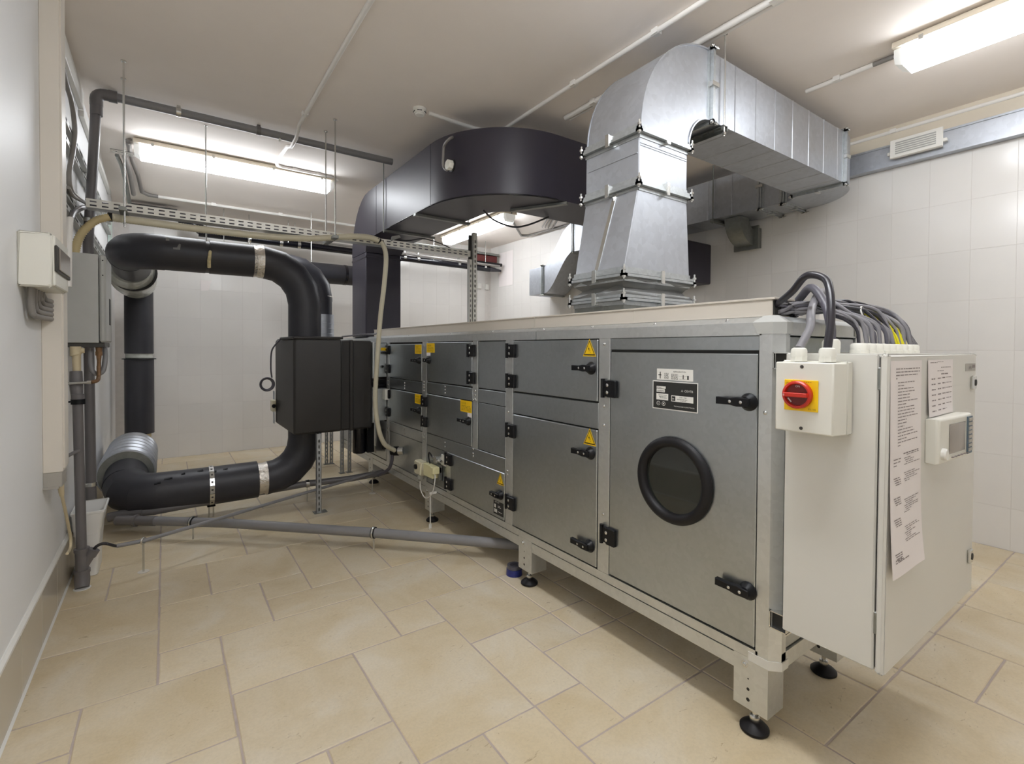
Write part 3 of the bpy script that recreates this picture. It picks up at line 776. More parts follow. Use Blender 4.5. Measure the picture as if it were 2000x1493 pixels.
# ------------------------------------------------------------------ cable trunking on the roof of the unit
tr = thing('cable_trunking', 'beige cable trunking lying along the top edge of the air handling unit', 'trunking', (1.85, .94, 1.575))
for y0, y1, xe in ((.94, 1.60, 2.0), (1.60, 2.38, 1.876), (2.384, 3.9, 1.876), (3.904, 5.2, 1.876)):
    build('trunking_length', MB().cbox(1.85, xe, y0, y1, 1.577, 1.640, .001), 'trunkbeige', tr)
    build('cover', MB().cbox(1.846, xe+.003, y0+(.0 if y0 > 1 else -.01), y1, 1.640, 1.648, .001), 'trunkbeige', tr)
mb = MB().box(1.856, 1.994, .936, .9405, 1.583, 1.636); build('open_end', mb, 'seam', tr, label='dark sheet as shaded open end')  # dark sheet stands in for the shade inside the trunking

# ================================================================== ELECTRICAL CABINET
CXL, CXR, CYB, CYF, CZ0, CZ1 = 1.757, 2.705, .845, .575, .470, 1.440
cb = thing('electrical_cabinet', 'pale grey electrical cabinet hung on the near end of the air handling unit', 'cabinet', (CXL, CYB, CZ0))
build('body', MB().cbox(CXL+.004, CXR-.004, CYF, CYB, CZ0+.004, CZ1, .004), 'cab', cb, bevel=.003)
build('gap', MB().box(CXL+.015, CXR-.015, CYF-.006, CYF+.002, CZ0+.012, CZ1-.01), 'seam', cb, label='dark seal around the door')
dr = build('door', MB().cbox(CXL, CXR+.002, CYF-.028, CYF-.006, CZ0, CZ1, .006), 'cab', cb, bevel=.003)
for z in (1.365, .62):
    mb = MB().cbox(CXL+.006, CXL+.020, CYF-.012, CYF+.03, z-.035, z+.035, .003); build('hinge', mb, 'galvdark', cb)
for z in (1.325, .625):
    mb = MB().cbox(2.628, 2.668, CYF-.040, CYF-.028, z-.028, z+.028, .004); mb.use(1).lathe((2.648, CYF-.040, z), -Y, [(.013,0),(.013,.002),(.008,.0025),(0,.0025)], 18)
    build('lock', mb, ['bright', 'seam'], dr, label='chrome cam lock')
mb = MB().cbox(2.555, 2.690, CYF-.030, CYF-.028, 1.372, 1.402, .0006); mb.use(1); yk = CYF-.0303
mb.text('SAREL', (2.590, yk, 1.380), X, Z, .016); mb.box(2.645, 2.682, yk-.0003, yk, 1.384, 1.396)
build('maker_badge', mb, ['clipgrey', 'ink'], dr, label='small grey badge')
# brackets between cabinet and unit
for z0, z1 in ((1.383, 1.442), (.440, .503)):
    ya, yb = AY0-.004, CYB+.003; t = .003; x0_, x1_ = 1.796, CXR-.1
    build('bracket', MB().box(x0_, x1_, ya-t, ya, z0, z1).box(x0_, x1_, yb, ya, z1-t, z1).box(x0_, x1_, yb, ya, z0, z0+t).box(x0_, x1_, yb, yb+t, z0-.006, z1-.012), 'bright', cb, label='folded steel mounting channel')
    build('bracket_shade', MB().box(x0_+.012, x1_-.012, yb+t, ya-t, z0+t, z1-t), 'seam', cb)  # dark block stands in for the shade inside the channel
# papers taped on the door (each its own thing), written lines as flat print
def paper(name, label, x0, x1, z0, z1, wav, lines, yk=CYF-.0292, curl=(0, 0)):
    mb = MB(); nx, nz = 6, 12; V = []
    def P(i, j):
        u, v = i/nx, j/nz
        bow = .0015 + wav*(1-v)*math.sin(u*PI*1.3+1)*.5 + wav*(1-v)**2
        return (x0 + (x1-x0)*u + .003*math.sin(v*5)*wav*60*.02, yk - bow - (curl[0]*(1-v)**3*(1-u) + curl[1]*(1-v)**3*u), z0 + (z1-z0)*v)
    for j in range(nz+1):
        for i in range(nx+1): V.append(P(i, j))
    mb.raw(V, [(j*(nx+1)+i, j*(nx+1)+i+1, (j+1)*(nx+1)+i+1, (j+1)*(nx+1)+i) for j in range(nz) for i in range(nx)])
    mb.use(1)
    for (u0, u1, v, t) in lines:
        u = u0
        while u < u1 - .01:
            du = min(rnd.uniform(.05, .14), u1-u)
            a, b = P(u*nx, v*nz), P((u+du)*nx, v*nz); h = t*(z1-z0)
            mb.face([(a[0], a[1]-.0006, a[2]-h/2), (b[0], b[1]-.0006, b[2]-h/2), (b[0], b[1]-.0006, b[2]+h/2), (a[0], a[1]-.0006, a[2]+h/2)])
            u += du + .018
    o = build(name, mb, ['paper', 'ink'], label=label, cat='paper', group='printed sheets on the cabinet door', loc=(x0, yk, z0))
    return o
L1 = [(.16,.93,.91,.011),(.16,.93,.875,.011),(.16,.85,.84,.011),(.16,.20,.805,.011)]
v = .76
for w in (.75,.43,.73,.76,.6,.6,.86,.5,.75,.77,.75,.87,.5,.5,.42,.7,.76,.87,.5,.88,.3): L1.append((.22, w, v, .010)); v -= .0345
paper('typed_sheet', 'white sheet with a long typed list at the top left of the cabinet door', 1.762, 2.038, 1.140, 1.420, .002, L1)
L2 = [(.1,.32,.93,.008),(.1,.32,.905,.008),(.1,.2,.88,.008),(.4,.9,.96,.010),(.5,.9,.945,.006)]
for v0 in (.78, .62, .45, .18):
    for k in range(4): L2.append((.1+.02*k, .30+.01*k, v0-.018*k, .008))
for v0, n in ((.92, 4), (.80, 5), (.58, 7), (.36, 8)):
    for k in range(n): L2.append((.42+.03*(k%3), rnd.uniform(.6,.95), v0-.017*k, .006))
L2 += [(.1,.5,.115,.008),(.1,.3,.135,.008)]
paper('typed_sheet', 'white form curling at its lower corners, below the typed list on the cabinet door', 1.764, 2.040, .765, 1.146, .006, L2, yk=CYF-.0312, curl=(.004, .012))
L3 = [(.08,.35,.95,.012),(.35,.6,.965,.008),(.5,.9,.86,.014),(.35,.6,.80,.012),(.5,.8,.74,.02)]
for k in range(7):
    for a, b in ((.12,.27),(.36,.50),(.55,.68),(.72,.95)): L3.append((a, b if not (k == 6 and a > .7) else a+.02, .66-.095*k+(.02*(a-.1)), .020 if a < .6 else .012))
paper('typed_sheet', 'white sheet of large numbers above the grey controller on the cabinet door', 2.100, 2.380, 1.226, 1.420, .004, L3)
# controller
ct = thing('controller_panel', 'pale wall controller with grey display and side keypad on the cabinet door', 'controller', (2.095, CYF-.028, 1.07))
yk = CYF-.028
mb = MB().loft([[(2.092,yk,1.072),(2.430,yk,1.072),(2.430,yk,1.222),(2.092,yk,1.222)],[(2.092,yk-.030,1.070),(2.425,yk-.045,1.070),(2.425,yk-.045,1.224),(2.092,yk-.030,1.224)],[(2.100,yk-.038,1.076),(2.412,yk-.050,1.076),(2.412,yk-.050,1.218),(2.100,yk-.038,1.218)]])
build('casing', mb, 'boxwhite', ct, bevel=.003)
build('display', MB().loft([[(2.185,yk-.0425,1.098),(2.345,yk-.0485,1.098),(2.345,yk-.0485,1.200),(2.185,yk-.0425,1.200)],[(2.19,yk-.0435,1.102),(2.34,yk-.0495,1.102),(2.34,yk-.0495,1.196),(2.19,yk-.0435,1.196)]]), 'screen', ct, label='grey display')
mb = MB().box(2.362, 2.418, yk-.0525, yk-.048, 1.080, 1.214); mb.use(1)
for k in range(8): mb.cbox(2.367, 2.412, yk-.0555, yk-.0525, 1.198-.0155*k, 1.209-.0155*k, .001)
build('keypad', mb, ['keypad', 'clipgrey'], ct, label='slate keypad')
build('knob', MB().lathe((2.125, yk-.036, 1.105), -Y, [(.020,0),(.020,.012),(.017,.016),(0,.017)], 24), 'white', ct, label='white turning knob')
mb = MB()
for k in range(6): mb.box(2.21+.03*k, 2.225+.03*k, yk-.0475-.0006*k*2, yk-.040, 1.083, 1.086)
build('print', mb, 'ink', ct)

# isolator switch box on the cabinet side
sw = thing('isolator_switch', 'cream switch box with red rotary handle on a yellow plate', 'switch', (CXL, .81, 1.17))
sy0, sy1, sz0, sz1, sx0, sx1 = .640, .835, 1.188, 1.412, 1.655, CXL
build('base', MB().cbox(sx1-.040, sx1, sy0, sy1, sz0, sz1+.004, .004), 'boxwhite', sw, bevel=.004)
sec = [(sx1-.040, sy0), (sx1-.040, sy1), (sx0, sy1-.008), (sx0, sy0+.014)]
mb = MB(); mb.loft([[(x, y, sz0) for x, y in sec], [(x, y, sz1) for x, y in sec]][::-1]); build('cover', mb, 'boxwhite', sw, bevel=.004)
mb = MB()
for z in (sz0+.014, sz1-.014): mb.lathe((sx0-.0002, .745, z), -X, [(.0055,0),(.0055,.0006)], 14)
build('cover_screw', mb, 'shade', sw)
px = sx0-.0002
mb = MB().cbox(px-.003, px, .695, .797, 1.257, 1.356, .0012); mb.use(1)
dashes(mb, px-.003, .775, .715, 1.350, .0022, .004, .010, .002); mb.text('pk', (px-.0032, .792, 1.343), -Y, Z, .010); mb.text('P3-100', (px-.0032, .723, 1.262), -Y, Z, .008)
build('switch_plate', mb, ['yellowplate', 'goldink'], sw, label='yellow plate')
hc = (px-.003, .752, 1.309)
mb = MB().lathe(hc, -X, [(.040,0),(.044,.003),(.044,.016),(.040,.020),(.036,.020),(.034,.010),(0,.010)], 40)
h = build('rotary_handle', mb, 'red', sw, label='red rotary handle')
mb = MB().cbox(px-.034, px-.012, hc[1]-.036, hc[1]+.036, hc[2]-.0065, hc[2]+.0065, .0015); build('grip', mb, 'red', h)
mb = MB().lathe((px-.0131, hc[1], hc[2]), -X, [(.0338,0),(.0338,.0003)], 32); build('dial_face', mb, 'reddark', h, label='darker red dial face')
mb = MB(); mb.text('ON', (px-.0138, hc[1]+.006, hc[2]+.024), -Y, Z, .009); mb.text('0', (px-.0345, hc[1]+.034, hc[2]-.004), -Y, Z, .009)
mb.obox((px-.0150, hc[1]+.022, hc[2]-.018), (.001,0,0), (0,-.005,-.006), (0,.0014,-.0012)); build('print', mb, 'paper', h)

def gland(label, c, r, hgt, m='boxwhite', group=None):
    c = Vector(c)
    mb = MB().lathe(c, Z, [(r,0),(r,hgt*.35),(r*.97,hgt*.36)], 8); mb.lathe(c+Z*hgt*.3, Z, [(r*.96,0),(r*.96,hgt*.45),(r*.85,hgt*.62),(r*.6,hgt*.7),(r*.45,hgt*.7)], 18)
    return build('cable_gland', mb, m, label=label, cat='cable gland', group=group, loc=c)
gland('white cable gland with light grey cable on top of the switch box', (1.700, .775, sz1+.002), .025, .045)
gland('white cable gland with thick black cable on top of the switch box', (1.700, .690, sz1+.002), .025, .045)
gland('larger white gland standing behind the switch box on the cabinet roof', (1.900, .76, CZ1), .029, .05)
n = 0
for ordn, xg in zip(('first','second','third','fourth','fifth','sixth','seventh','eighth','ninth'), (2.03, 2.10, 2.165, 2.23, 2.295, 2.36, 2.425, 2.49, 2.555)):
    c = Vector((xg, .72, CZ1)); r = .030
    mb = MB().lathe(c, Z, [(r,0),(r,.012),(r*.94,.013),(r*.94,.030),(r*.8,.036),(.012,.037)], 16)
    build('cable_gland', mb, 'boxwhite', label=ordn + ' cable gland from the left in the row along the cabinet roof', cat='cable gland', group='row of white cable glands on the cabinet roof', loc=c)
def cable(name, label, pts, r, m, cat='cable', group=None, k=8, n=10, kind=None):
    return build(name, MB().tube(spline(pts, k), r, n), m, label=label, cat=cat, group=group, loc=Vector(pts[0]), smooth=60, kind=kind)
cable('power_cable', 'thick black cable arching from the trunking down to the switch box', [(1.93, 1.0, 1.61), (1.87, .93, 1.625), (1.83, .86, 1.66), (1.80, .80, 1.706), (1.79, .74, 1.69), (1.76, .71, 1.64), (1.72, .69, 1.55), (1.70, .69, 1.455)], .0125, 'cableblack')
cable('power_cable', 'thick light grey cable rising from the switch box', [at(1630,604,y=1.02), at(1622,582,y=.99), at(1606,569,y=.92), at(1592,585,y=.855), at(1584,612,y=.80), at(1582,640,y=.778), (1.70, .775, 1.455)], .0135, 'cablegrey')
cable('power_cable', 'thick dark grey cable arching into the gland behind the switch box', [(2.10, 1.0, 1.60), (2.05, .93, 1.66), (1.98, .86, 1.685), (1.94, .80, 1.62), (1.905, .765, 1.54), (1.90, .76, 1.48)], .015, 'cabledark')
# bundle of control cables from the trunking to the glands
bun = thing('cable_bundle', 'bundle of grey control cables spilling from the trunking end over the cabinet', 'cables', (1.95, .95, 1.58))
for i in range(26):
    xg = 2.03 + (i % 9)*.0655 + rnd.uniform(-.012, .012); a = rnd.uniform(0, 1)
    y0 = 1.868 + (i % 6)*.024; z0 = 1.588 + (i // 6)*.010
    ym = .80 + rnd.uniform(-.02, .07); zt0 = 1.595 + rnd.uniform(0, .05)
    p = [(y0, .98, z0), (y0+.03, .93, z0+rnd.uniform(-.004,.012)), (2.00+rnd.uniform(-.02,.02), .91, 1.590+rnd.uniform(0,.045)), (2.12+.1*a, .87+rnd.uniform(-.02,.02), zt0+.012), (xg-.05+.03*a, ym, zt0-.005*(i%4)), (xg, .74, 1.545+rnd.uniform(-.01,.015)), (xg, .72, 1.472)]
    build('control_cable', MB().tube(spline(p, 6), .0052 + .0012*(i % 3), 8), ['cablegrey', 'cablegrey', 'cabledark', 'cablegrey', 'cableblack'][i % 5], bun, smooth=60)
for i in range(7):
    xg = 2.40 + .03*i - (.07 if i > 3 else 0)
    p = [(2.30+.05*(i>3)+.004*i, .80, 1.600), (2.33+.02*i, .765, 1.565), (xg-.02, .735, 1.52), (xg-.01, .72, 1.472)]
    build('yellow_wire', MB().tube(spline(p, 6), .0048, 8), 'cableyellow', bun, smooth=60, label='yellow wire')
build('tie', MB().tube([(2.285+.02*math.cos(a), .80+.02*math.sin(a)*.3, 1.604+.022*math.sin(a)) for a in [2*PI*q/14 for q in range(15)]], .003, 6), 'white', bun, label='white cable tie')
for i in range(9):          # the far roll-over of the bundle at the right
    p = [(2.12, .93, 1.60+.005*i), (2.28, .88, 1.612+.006*(i%5)), (2.44, .80, 1.600), (2.54+.01*(i%3), .75, 1.545), (2.56+.008*i, .72, 1.472)]
    build('control_cable', MB().tube(spline(p, 6), .0075, 8), ['cabledark', 'cablegrey', 'cableblack'][i % 3], bun, smooth=60)

# ================================================================== GALVANISED DUCT (vertical, over the unit, along the ceiling, back along the wall)
GY0, GY1 = 1.70, 2.085
gd = thing('galvanised_duct', 'large galvanised sheet-metal duct rising from the unit and turning along the ceiling', 'duct', (1.88, GY0, 1.575))
def flange_frame(mb, c, u, v, a, b, w=.022, t=.012, nrm=None):
    """angle-steel frame around a duct section centre c, half sizes a, b"""
    c, u, v = Vector(c), Vector(u), Vector(v); n = u.cross(v)
    for s in (-1, 1):
        mb.obox(c + u*(s*(a + w/2)), u*(w/2), v*(b + w), n*t); mb.obox(c + v*(s*(b + w/2)), u*(a + w), v*(w/2), n*t)
def flange(parent, c, u, v, a, b, clamps=True, lab=None):
    c, u, v = Vector(c), Vector(u), Vector(v); n = u.cross(v).normalized()
    mb = MB()
    for s in (-1, 1):
        flange_frame(mb, c + n*(s*.008), u, v, a, b, .020 if s > 0 else .026, .0065)
        flange_frame(mb, c + n*(s*.026), u, v, a, b, .004, .010)
    f = build('flange', mb, 'flange', parent, label=lab)
    for su in (-1, 1):
        for sv in (-1, 1):
            mb = MB(); q = c + u*(su*(a+.020)) + v*(sv*(b+.020)); mb.cyl(q - n*.030, q + n*.042, .005, 8); mb.cyl(q + n*.014, q + n*.024, .011, 6); mb.cyl(q - n*.024, q - n*.014, .011, 6)
            build('bolt', mb, 'bright', f)
    if clamps:
        for (d, e, hw) in ((u, v, b), (u, v, -b), (v, u, a), (v, u, -a)):
            q = c + e*((abs(hw)+.014)*(1 if hw > 0 else -1)) + d*.0
            build('clamp', MB().obox(q, d*.014, e*((.016)), n*.028).obox(q + e*(.016*(1 if hw > 0 else -1)), d*.012, e*.004, n*.034), 'bright', f)
    return f
def ring4(x0, x1, y0, y1, z): return [(x0,y0,z),(x1,y0,z),(x1,y1,z),(x0,y1,z)]
# collar on the roof, flexible canvas, transition, straight piece
build('collar', MB().loft([ring4(1.885,2.425,1.70,2.06,1.575), ring4(1.885,2.425,1.70,2.06,1.70)]), 'galvdark', gd, smooth=0)
fl = [ring4(1.885-e,2.425+e,1.70-e,2.06+e,z) for e, z in ((.006,1.725),(.010,1.740),(-.016,1.757),(-.030,1.775),(-.012,1.793),(.010,1.806),(.006,1.820))]
def dense(r, k=6, j=.0):
    out = []
    for i in range(4):
        a, b = Vector(r[i]), Vector(r[(i+1) % 4])
        for t in range(k): out.append(a + (b-a)*t/k + Vector((rnd.uniform(-j,j), rnd.uniform(-j,j), rnd.uniform(-j,j)*1.3)))
    return out
build('flexible_sleeve', MB().loft([dense(r, 6, .007 if 0 < i < 6 else 0) for i, r in enumerate(fl)]), 'tapegrey', gd, label='grey creased fabric sleeve', smooth=50)
ctr = lambda x0, x1, y0, y1, z: Vector(((x0+x1)/2, (y0+y1)/2, z))
flange(gd, ctr(1.885,2.425,1.70,2.06,1.712), X, Y, .270, .180)
flange(gd, ctr(1.885,2.425,1.70,2.06,1.832), X, Y, .270, .180)
build('transition', MB().loft([ring4(1.885,2.425,1.70,2.06,1.845), ring4(1.990,2.392,1.70,2.085,2.292)]), 'galv', gd, smooth=0, bevel=.004)
mb = MB().loft([[(1.885-.004,1.885,1.85),(1.885-.004,1.910,1.85),(1.885+.01,1.910,1.85),(1.885+.01,1.885,1.85)],[(1.986,1.845,2.285),(1.986,1.870,2.285),(2.0,1.870,2.285),(2.0,1.845,2.285)]]); build('seam_strip', mb, 'bright', gd, smooth=0)
flange(gd, ctr(1.990,2.392,1.70,2.085,2.305), X, Y, .201, .1925)
build('straight_piece', MB().loft([ring4(1.990,2.392,1.70,2.085,2.318), ring4(1.990,2.392,1.70,2.085,2.560)]), 'galv', gd, smooth=0, bevel=.004)
mb = MB()
for z in (2.50, 2.512): mb.box(2.0, 2.385, 1.697, 1.703, z, z+.004)
mb.box(1.987, 1.993, 1.71, 2.07, 2.46, 2.464); build('crease', mb, 'galv', gd)
flange(gd, ctr(1.990,2.392,1.70,2.085,2.575), X, Y, .201, .1925)
# elbow in the X-Z plane, centre (2.60, 2.585)
ec = Vector((2.60, 0, 2.590)); ri, ro = .20, .600
def el_ring(a):
    d = Vector((-math.cos(a), 0, math.sin(a)))
    return [ec + d*ro + Y*GY0, ec + d*ri + Y*GY0, ec + d*ri + Y*GY1, ec + d*ro + Y*GY1]
build('elbow', MB().loft([el_ring(PI/2*i/16) for i in range(17)]), 'galv', gd, smooth=30)
for rr, yy in ((ro, GY0), (ro, GY1), (ri, GY0), (ri, GY1)):
    sy = -1 if yy == GY0 else 1
    pr = []
    for i in range(17):
        a = PI/2*i/16; d = Vector((-math.cos(a), 0, math.sin(a)))
        pr.append([ec + d*(rr-.006) + Y*yy, ec + d*(rr+.003) + Y*yy, ec + d*(rr+.003) + Y*(yy+sy*.007), ec + d*(rr-.006) + Y*(yy+sy*.007)])
    build('folded_seam', MB().loft(pr), 'galv', gd, smooth=30)
flange(gd, (2.612, (GY0+GY1)/2, 2.990), Y, Z, (GY1-GY0)/2, .20)
# horizontal run
def sec_x(x, y0=GY0, y1=GY1, z0=2.790, z1=3.190): return [(x,y0,z0),(x,y1,z0),(x,y1,z1),(x,y0,z1)]
xs = [2.625, 2.86, 3.10, 3.34, 3.58, 3.82, 4.06, 4.30, 4.42]
for a, b in zip(xs, xs[1:]):
    mb = MB().loft([sec_x(a+.001), sec_x(a+.006, GY0-.003, GY1+.003, 2.787, 3.193), sec_x(a+.010), sec_x(b-.001)]); build('duct_panel', mb, 'galv', gd, smooth=0)
mb = MB().box(2.70, 2.74, GY0-.02, GY1+.05, 2.755, 2.785)
build('support_channel', MB().sheet((2.70, GY0-.03, 2.75), Y, Z, .50, .030, [(.02+.045*k, .05+.045*k, .008, .020) for k in range(9)]).box(2.70, 2.74, GY0-.03, GY1+.09, 2.776, 2.780).box(2.738, 2.741, GY0-.03, GY1+.09, 2.75, 2.78), 'galvdark', gd)
for y in (GY0-.02, GY1+.06):
    mb = MB().cyl((2.72, y, 2.72), (2.72, y, H), .0055, 10); mb.cyl((2.72, y, 2.725), (2.72, y, 2.742), .012, 6); mb.cyl((2.72, y, H-.012), (2.72, y, H), .014, 10); build('hanger_rod', mb, 'bright', gd)
flange(gd, (4.432, (GY0+GY1)/2, 2.990), Y, Z, (GY1-GY0)/2, .20)
# elbow in plan
c2 = Vector((4.445, 2.235, 0)); ri2, ro2 = .150, .535
def el2(a):
    d = Vector((math.sin(a), -math.cos(a), 0))
    return [c2 + d*ro2 + Z*2.79, c2 + d*ri2 + Z*2.79, c2 + d*ri2 + Z*3.19, c2 + d*ro2 + Z*3.19]
build('elbow', MB().loft([el2(PI/2*i/16) for i in range(17)][::-1]), 'galv', gd, smooth=30)
BX0, BX1 = 4.595, 4.980
def sec_y(y, z0=2.79, z1=3.19, x0=BX0, x1=BX1): return [(x0,y,z0),(x0,y,z1),(x1,y,z1),(x1,y,z0)]
for y in (2.25, 2.46): flange(gd, ((BX0+BX1)/2, y, 2.99), X, Z, (BX1-BX0)/2, .20)
ys = [2.262, 2.448, 2.478, 2.74, 3.0, 3.26, 3.52, 3.78, 4.04, 4.30, 4.56, 4.82, 5.06]
for a, b in zip(ys, ys[1:]):
    if 2.44 < a < 2.47: continue
    mb = MB().loft([sec_y(a+.001), sec_y(a+.006, 2.787, 3.193, BX0-.003, BX1+.003), sec_y(a+.010), sec_y(b-.001)]); build('duct_panel', mb, 'galv', gd, smooth=0)
build('support_channel', MB().box(BX0-.04, XR, 2.92, 2.96, 2.755, 2.784), 'galvdark', gd)
build('hanger_rod', MB().cyl((BX0-.02, 2.94, 2.74), (BX0-.02, 2.94, H), .006, 10), 'galvdark', gd)
# S-shaped drop at the far end
flange(gd, ((BX0+BX1)/2, 5.07, 2.99), X, Z, (BX1-BX0)/2, .20, clamps=False)
S = []
for i in range(13):
    t = i/12; y = 5.085 + .62*t; zc = 2.99 - .52*(t*t*(3-2*t)); sl = -.52*6*t*(1-t)/.62
    hh = .20/ math.cos(math.atan(sl)*.55); S.append(sec_y(y, zc-hh, zc+hh))
build('offset_bend', MB().loft(S), 'galv', gd, label='S-shaped offset bend', smooth=30)
flange(gd, ((BX0+BX1)/2, 5.72, 2.47), X, Z, (BX1-BX0)/2, .20, clamps=False)
build('end_box', MB().box(BX0, XR-.005, 5.735, 6.05, 2.27, 2.67), 'galv', gd, smooth=0, bevel=.003)

# small galvanised elbow duct under the wall run, and black insulated branch from the wall
sd = thing('branch_duct', 'small curved galvanised branch duct under the wall duct', 'duct', (4.72, 2.8, 2.45))
mb = MB().loft([[Vector((4.93, 0, 2.784)) + Vector((-math.cos(a), 0, -math.sin(a)))*r + Y*y for r, y in ((.26,2.70),(.26,2.87),(.10,2.87),(.10,2.70))] for a in [PI/2*i/8 for i in range(9)]])
build('curved_duct', mb, 'galvdark', sd, smooth=30)
build('wall_flange', MB().box(4.93, 5.015, 2.67, 2.90, 2.50, 2.70).box(4.925, 4.945, 2.655, 2.915, 2.485, 2.72), 'galvdark', sd)
mb = MB().cbox(3.95, XR-.004, 3.235, 3.62, 2.185, 2.630, .012)
tag(build('black_duct_stub', mb, 'foamduct', loc=(4.4, 3.3, 2.2)), 'black insulated square duct coming out of the right wall', 'duct')

# ================================================================== BLACK INSULATED OVERHEAD DUCT
bd = thing('insulated_duct', 'large black foam-insulated duct curving under the ceiling down to the far end of the unit', 'duct', (1.8, 5.2, 1.575))
z0, z1, xo, xi = 2.63, 3.135, 1.80, 2.29
yv0, yv1 = 5.32, 5.80
# vertical leg
build('vertical_leg', MB().loft([ring4(xo-.0, 2.205, yv0, yv1, 1.575), ring4(xo, 2.205, yv0, yv1, 2.50)]), 'foamduct', bd, bevel=.012)
build('wrapped_seam', MB().box(xo-.004, 2.21, yv0-.006, yv1, 2.44, 2.465), 'foamduct', bd, bevel=.004)
# elbow from vertical to the run towards the viewer
e3 = Vector((0, 5.25, 2.50)); 
rg = []
for i in range(9):
    a = PI/2*i/8
    ir = .07 + .13*math.sin(a)*0; io = .55 + .085*math.sin(a)
    di = Vector((0, math.cos(a)*.07, math.sin(a)*.13)); do = Vector((0, math.cos(a)*.55, math.sin(a)*.635))
    xr = 2.205 + (xi-2.205)*i/8
    rg.append([e3+di+X*xo, e3+do+X*xo, e3+do+X*xr, e3+di+X*xr])
build('elbow', MB().loft(rg), 'foamduct', bd, smooth=40)
# straight run towards the viewer, then curve to the right
def plan_sec(p, n, w0, w1): return [Vector((p[0]+n[0]*w0, p[1]+n[1]*w0, z0)), Vector((p[0]+n[0]*w0, p[1]+n[1]*w0, z1)), Vector((p[0]+n[0]*w1, p[1]+n[1]*w1, z1)), Vector((p[0]+n[0]*w1, p[1]+n[1]*w1, z0))]
build('straight_run', MB().loft([[(xo,y,z0),(xo,y,z1),(xi,y,z1),(xi,y,z0)] for y in (5.25, 3.718)]), 'foamduct', bd, smooth=0)
cu = Vector((2.54, 3.72, 0)); r_o, r_i = .74, .25
def el4(a):
    d = Vector((-math.cos(a), -math.sin(a), 0)); q = cu + d*r_o; q2 = cu + d*r_i
    return [q+Z*z0, q+Z*z1, q2+Z*z1, q2+Z*z0]
build('curved_run', MB().loft([el4(PI/2*i/18) for i in range(19)]), 'foamduct', bd, smooth=30)
build('straight_run', MB().loft([[(x,2.98,z0),(x,2.98,z1),(x,3.47,z1),(x,3.47,z0)] for x in (2.54, 3.92)]), 'foamduct', bd, smooth=0)
# taped joints
for yj in (3.73, 5.0): build('taped_joint', MB().tube([(xo+.002, yj, z1), (xo+.002, yj, z0)], .005, 6), 'foamduct', bd)
pts = [el4(PI/2*i/18)[0] + Vector((0,0,-.002)) for i in range(19)]
build('corner_bead', MB().tube([Vector((xo,4.6,z0)), Vector((xo,3.78,z0))] + pts, .007, 8), 'blackgloss', bd, label='glossy bead along the lower corner', smooth=60)
for y in (4.75, 4.02): build('support_channel', MB().box(xo-.01, xi+.05, y-.02, y+.02, z0-.022, z0-.002), 'galvdark', bd)
build('support_channel', MB().obox((2.52, 3.20, z0-.012), (.018,.012,0), (-.12,.22,0), (0,0,.010)), 'galvdark', bd)
for (x, y) in ((xo-.015, 4.75), (2.42, 3.44), (xi+.04, 4.02)): build('hanger_rod', MB().cyl((x, y, z0-.03), (x, y, H), .005, 8), 'galvdark', bd)
# sensor with conduit loop on the duct side
js = at(884, 324, x=xo)
jb = thing('duct_sensor', 'small ivory sensor box on the side of the curved black duct', 'sensor', js)
mb = MB().lathe(js, -X, [(.030,0),(.038,.004),(.040,.018),(.040,.040),(.036,.048),(.010,.050)], 8); build('housing', mb, 'boxwhite', jb)
build('base', MB().lathe(js, -X, [(.048,0),(.048,.010),(.03,.011)], 20), 'black', jb)
q = [at(893,268,z=3.315), at(880,270,x=xo-.02), at(868,284,x=xo-.02), at(866,305,x=xo-.02), at(866,324,x=xo-.02), at(872,332,x=xo-.02), js+Vector((-.02,.03,-.008))]
tag(build('flexible_conduit', MB().tube(spline(q, 6), .011, 8), 'conduitgrey', loc=q[0], smooth=60), 'short grey conduit looping from the ceiling down to the duct sensor', 'conduit')

# ================================================================== ROUND INSULATED PIPES (front loop)
yp = 4.9; xv = 1.078; rp = .140; zu = 2.215; zlow = .268; rl = .160
pu = thing('insulated_pipe', 'large round black insulated pipe crossing the room high up and dropping into the black box', 'pipe', (xv, yp, 1.54))
hcen = Vector((xv-.36, yp, zu-.36))
bend = [hcen + Vector((math.sin(a)*.36, 0, math.cos(a)*.36)) for a in [PI/2*i/4 for i in range(5)]]
build('vertical_run', MB().tube([(xv, yp, 1.532)] + bend[::-1][0:1], rp+.003, 32), 'foam', pu, smooth=50)
build('elbow', MB().tube(ends(bend), rp+.002, 32), 'foam', pu, smooth=24)
build('foil_joint', MB().tube([(xv-.36-.075, yp, zu), (xv-.36-.05, yp, zu), (xv-.36-.03, yp, zu), (xv-.355, yp, zu)], [rp+.004, rp-.003, rp+.003, rp+.006], 32), 'foil', pu, label='crumpled silver foil band', smooth=30)
xj = .30
build('horizontal_run', MB().tube([(xv-.43, yp, zu), (xj+.015, yp, zu-.002)], rp, 32), 'foam', pu, smooth=50)
build('joint_core', MB().tube([(xj+.02, yp, zu), (xj-.02, yp, zu)], rp-.012, 24), 'foam', pu)
mb = MB().tube([(xj+.016, yp-.02, zu+.03), (xj+.012, yp-.147, zu+.02), (xj+.004, yp-.141, zu-.05), (xj+.006, yp-.11, zu-.105)], [.006,.012,.014,.014], 8); build('exposed_foam', mb, 'wool', pu, label='torn yellow insulation', smooth=50)
build('horizontal_run', MB().tube([(xj-.015, yp, zu), (-.02, yp, zu)], rp, 32), 'foam', pu, smooth=50)
uc = Vector((-.02, yp+.22, zu))
b2 = [uc + Vector((-math.sin(a)*.22, -math.cos(a)*.22, 0)) for a in [PI/2*i/4 for i in range(5)]]
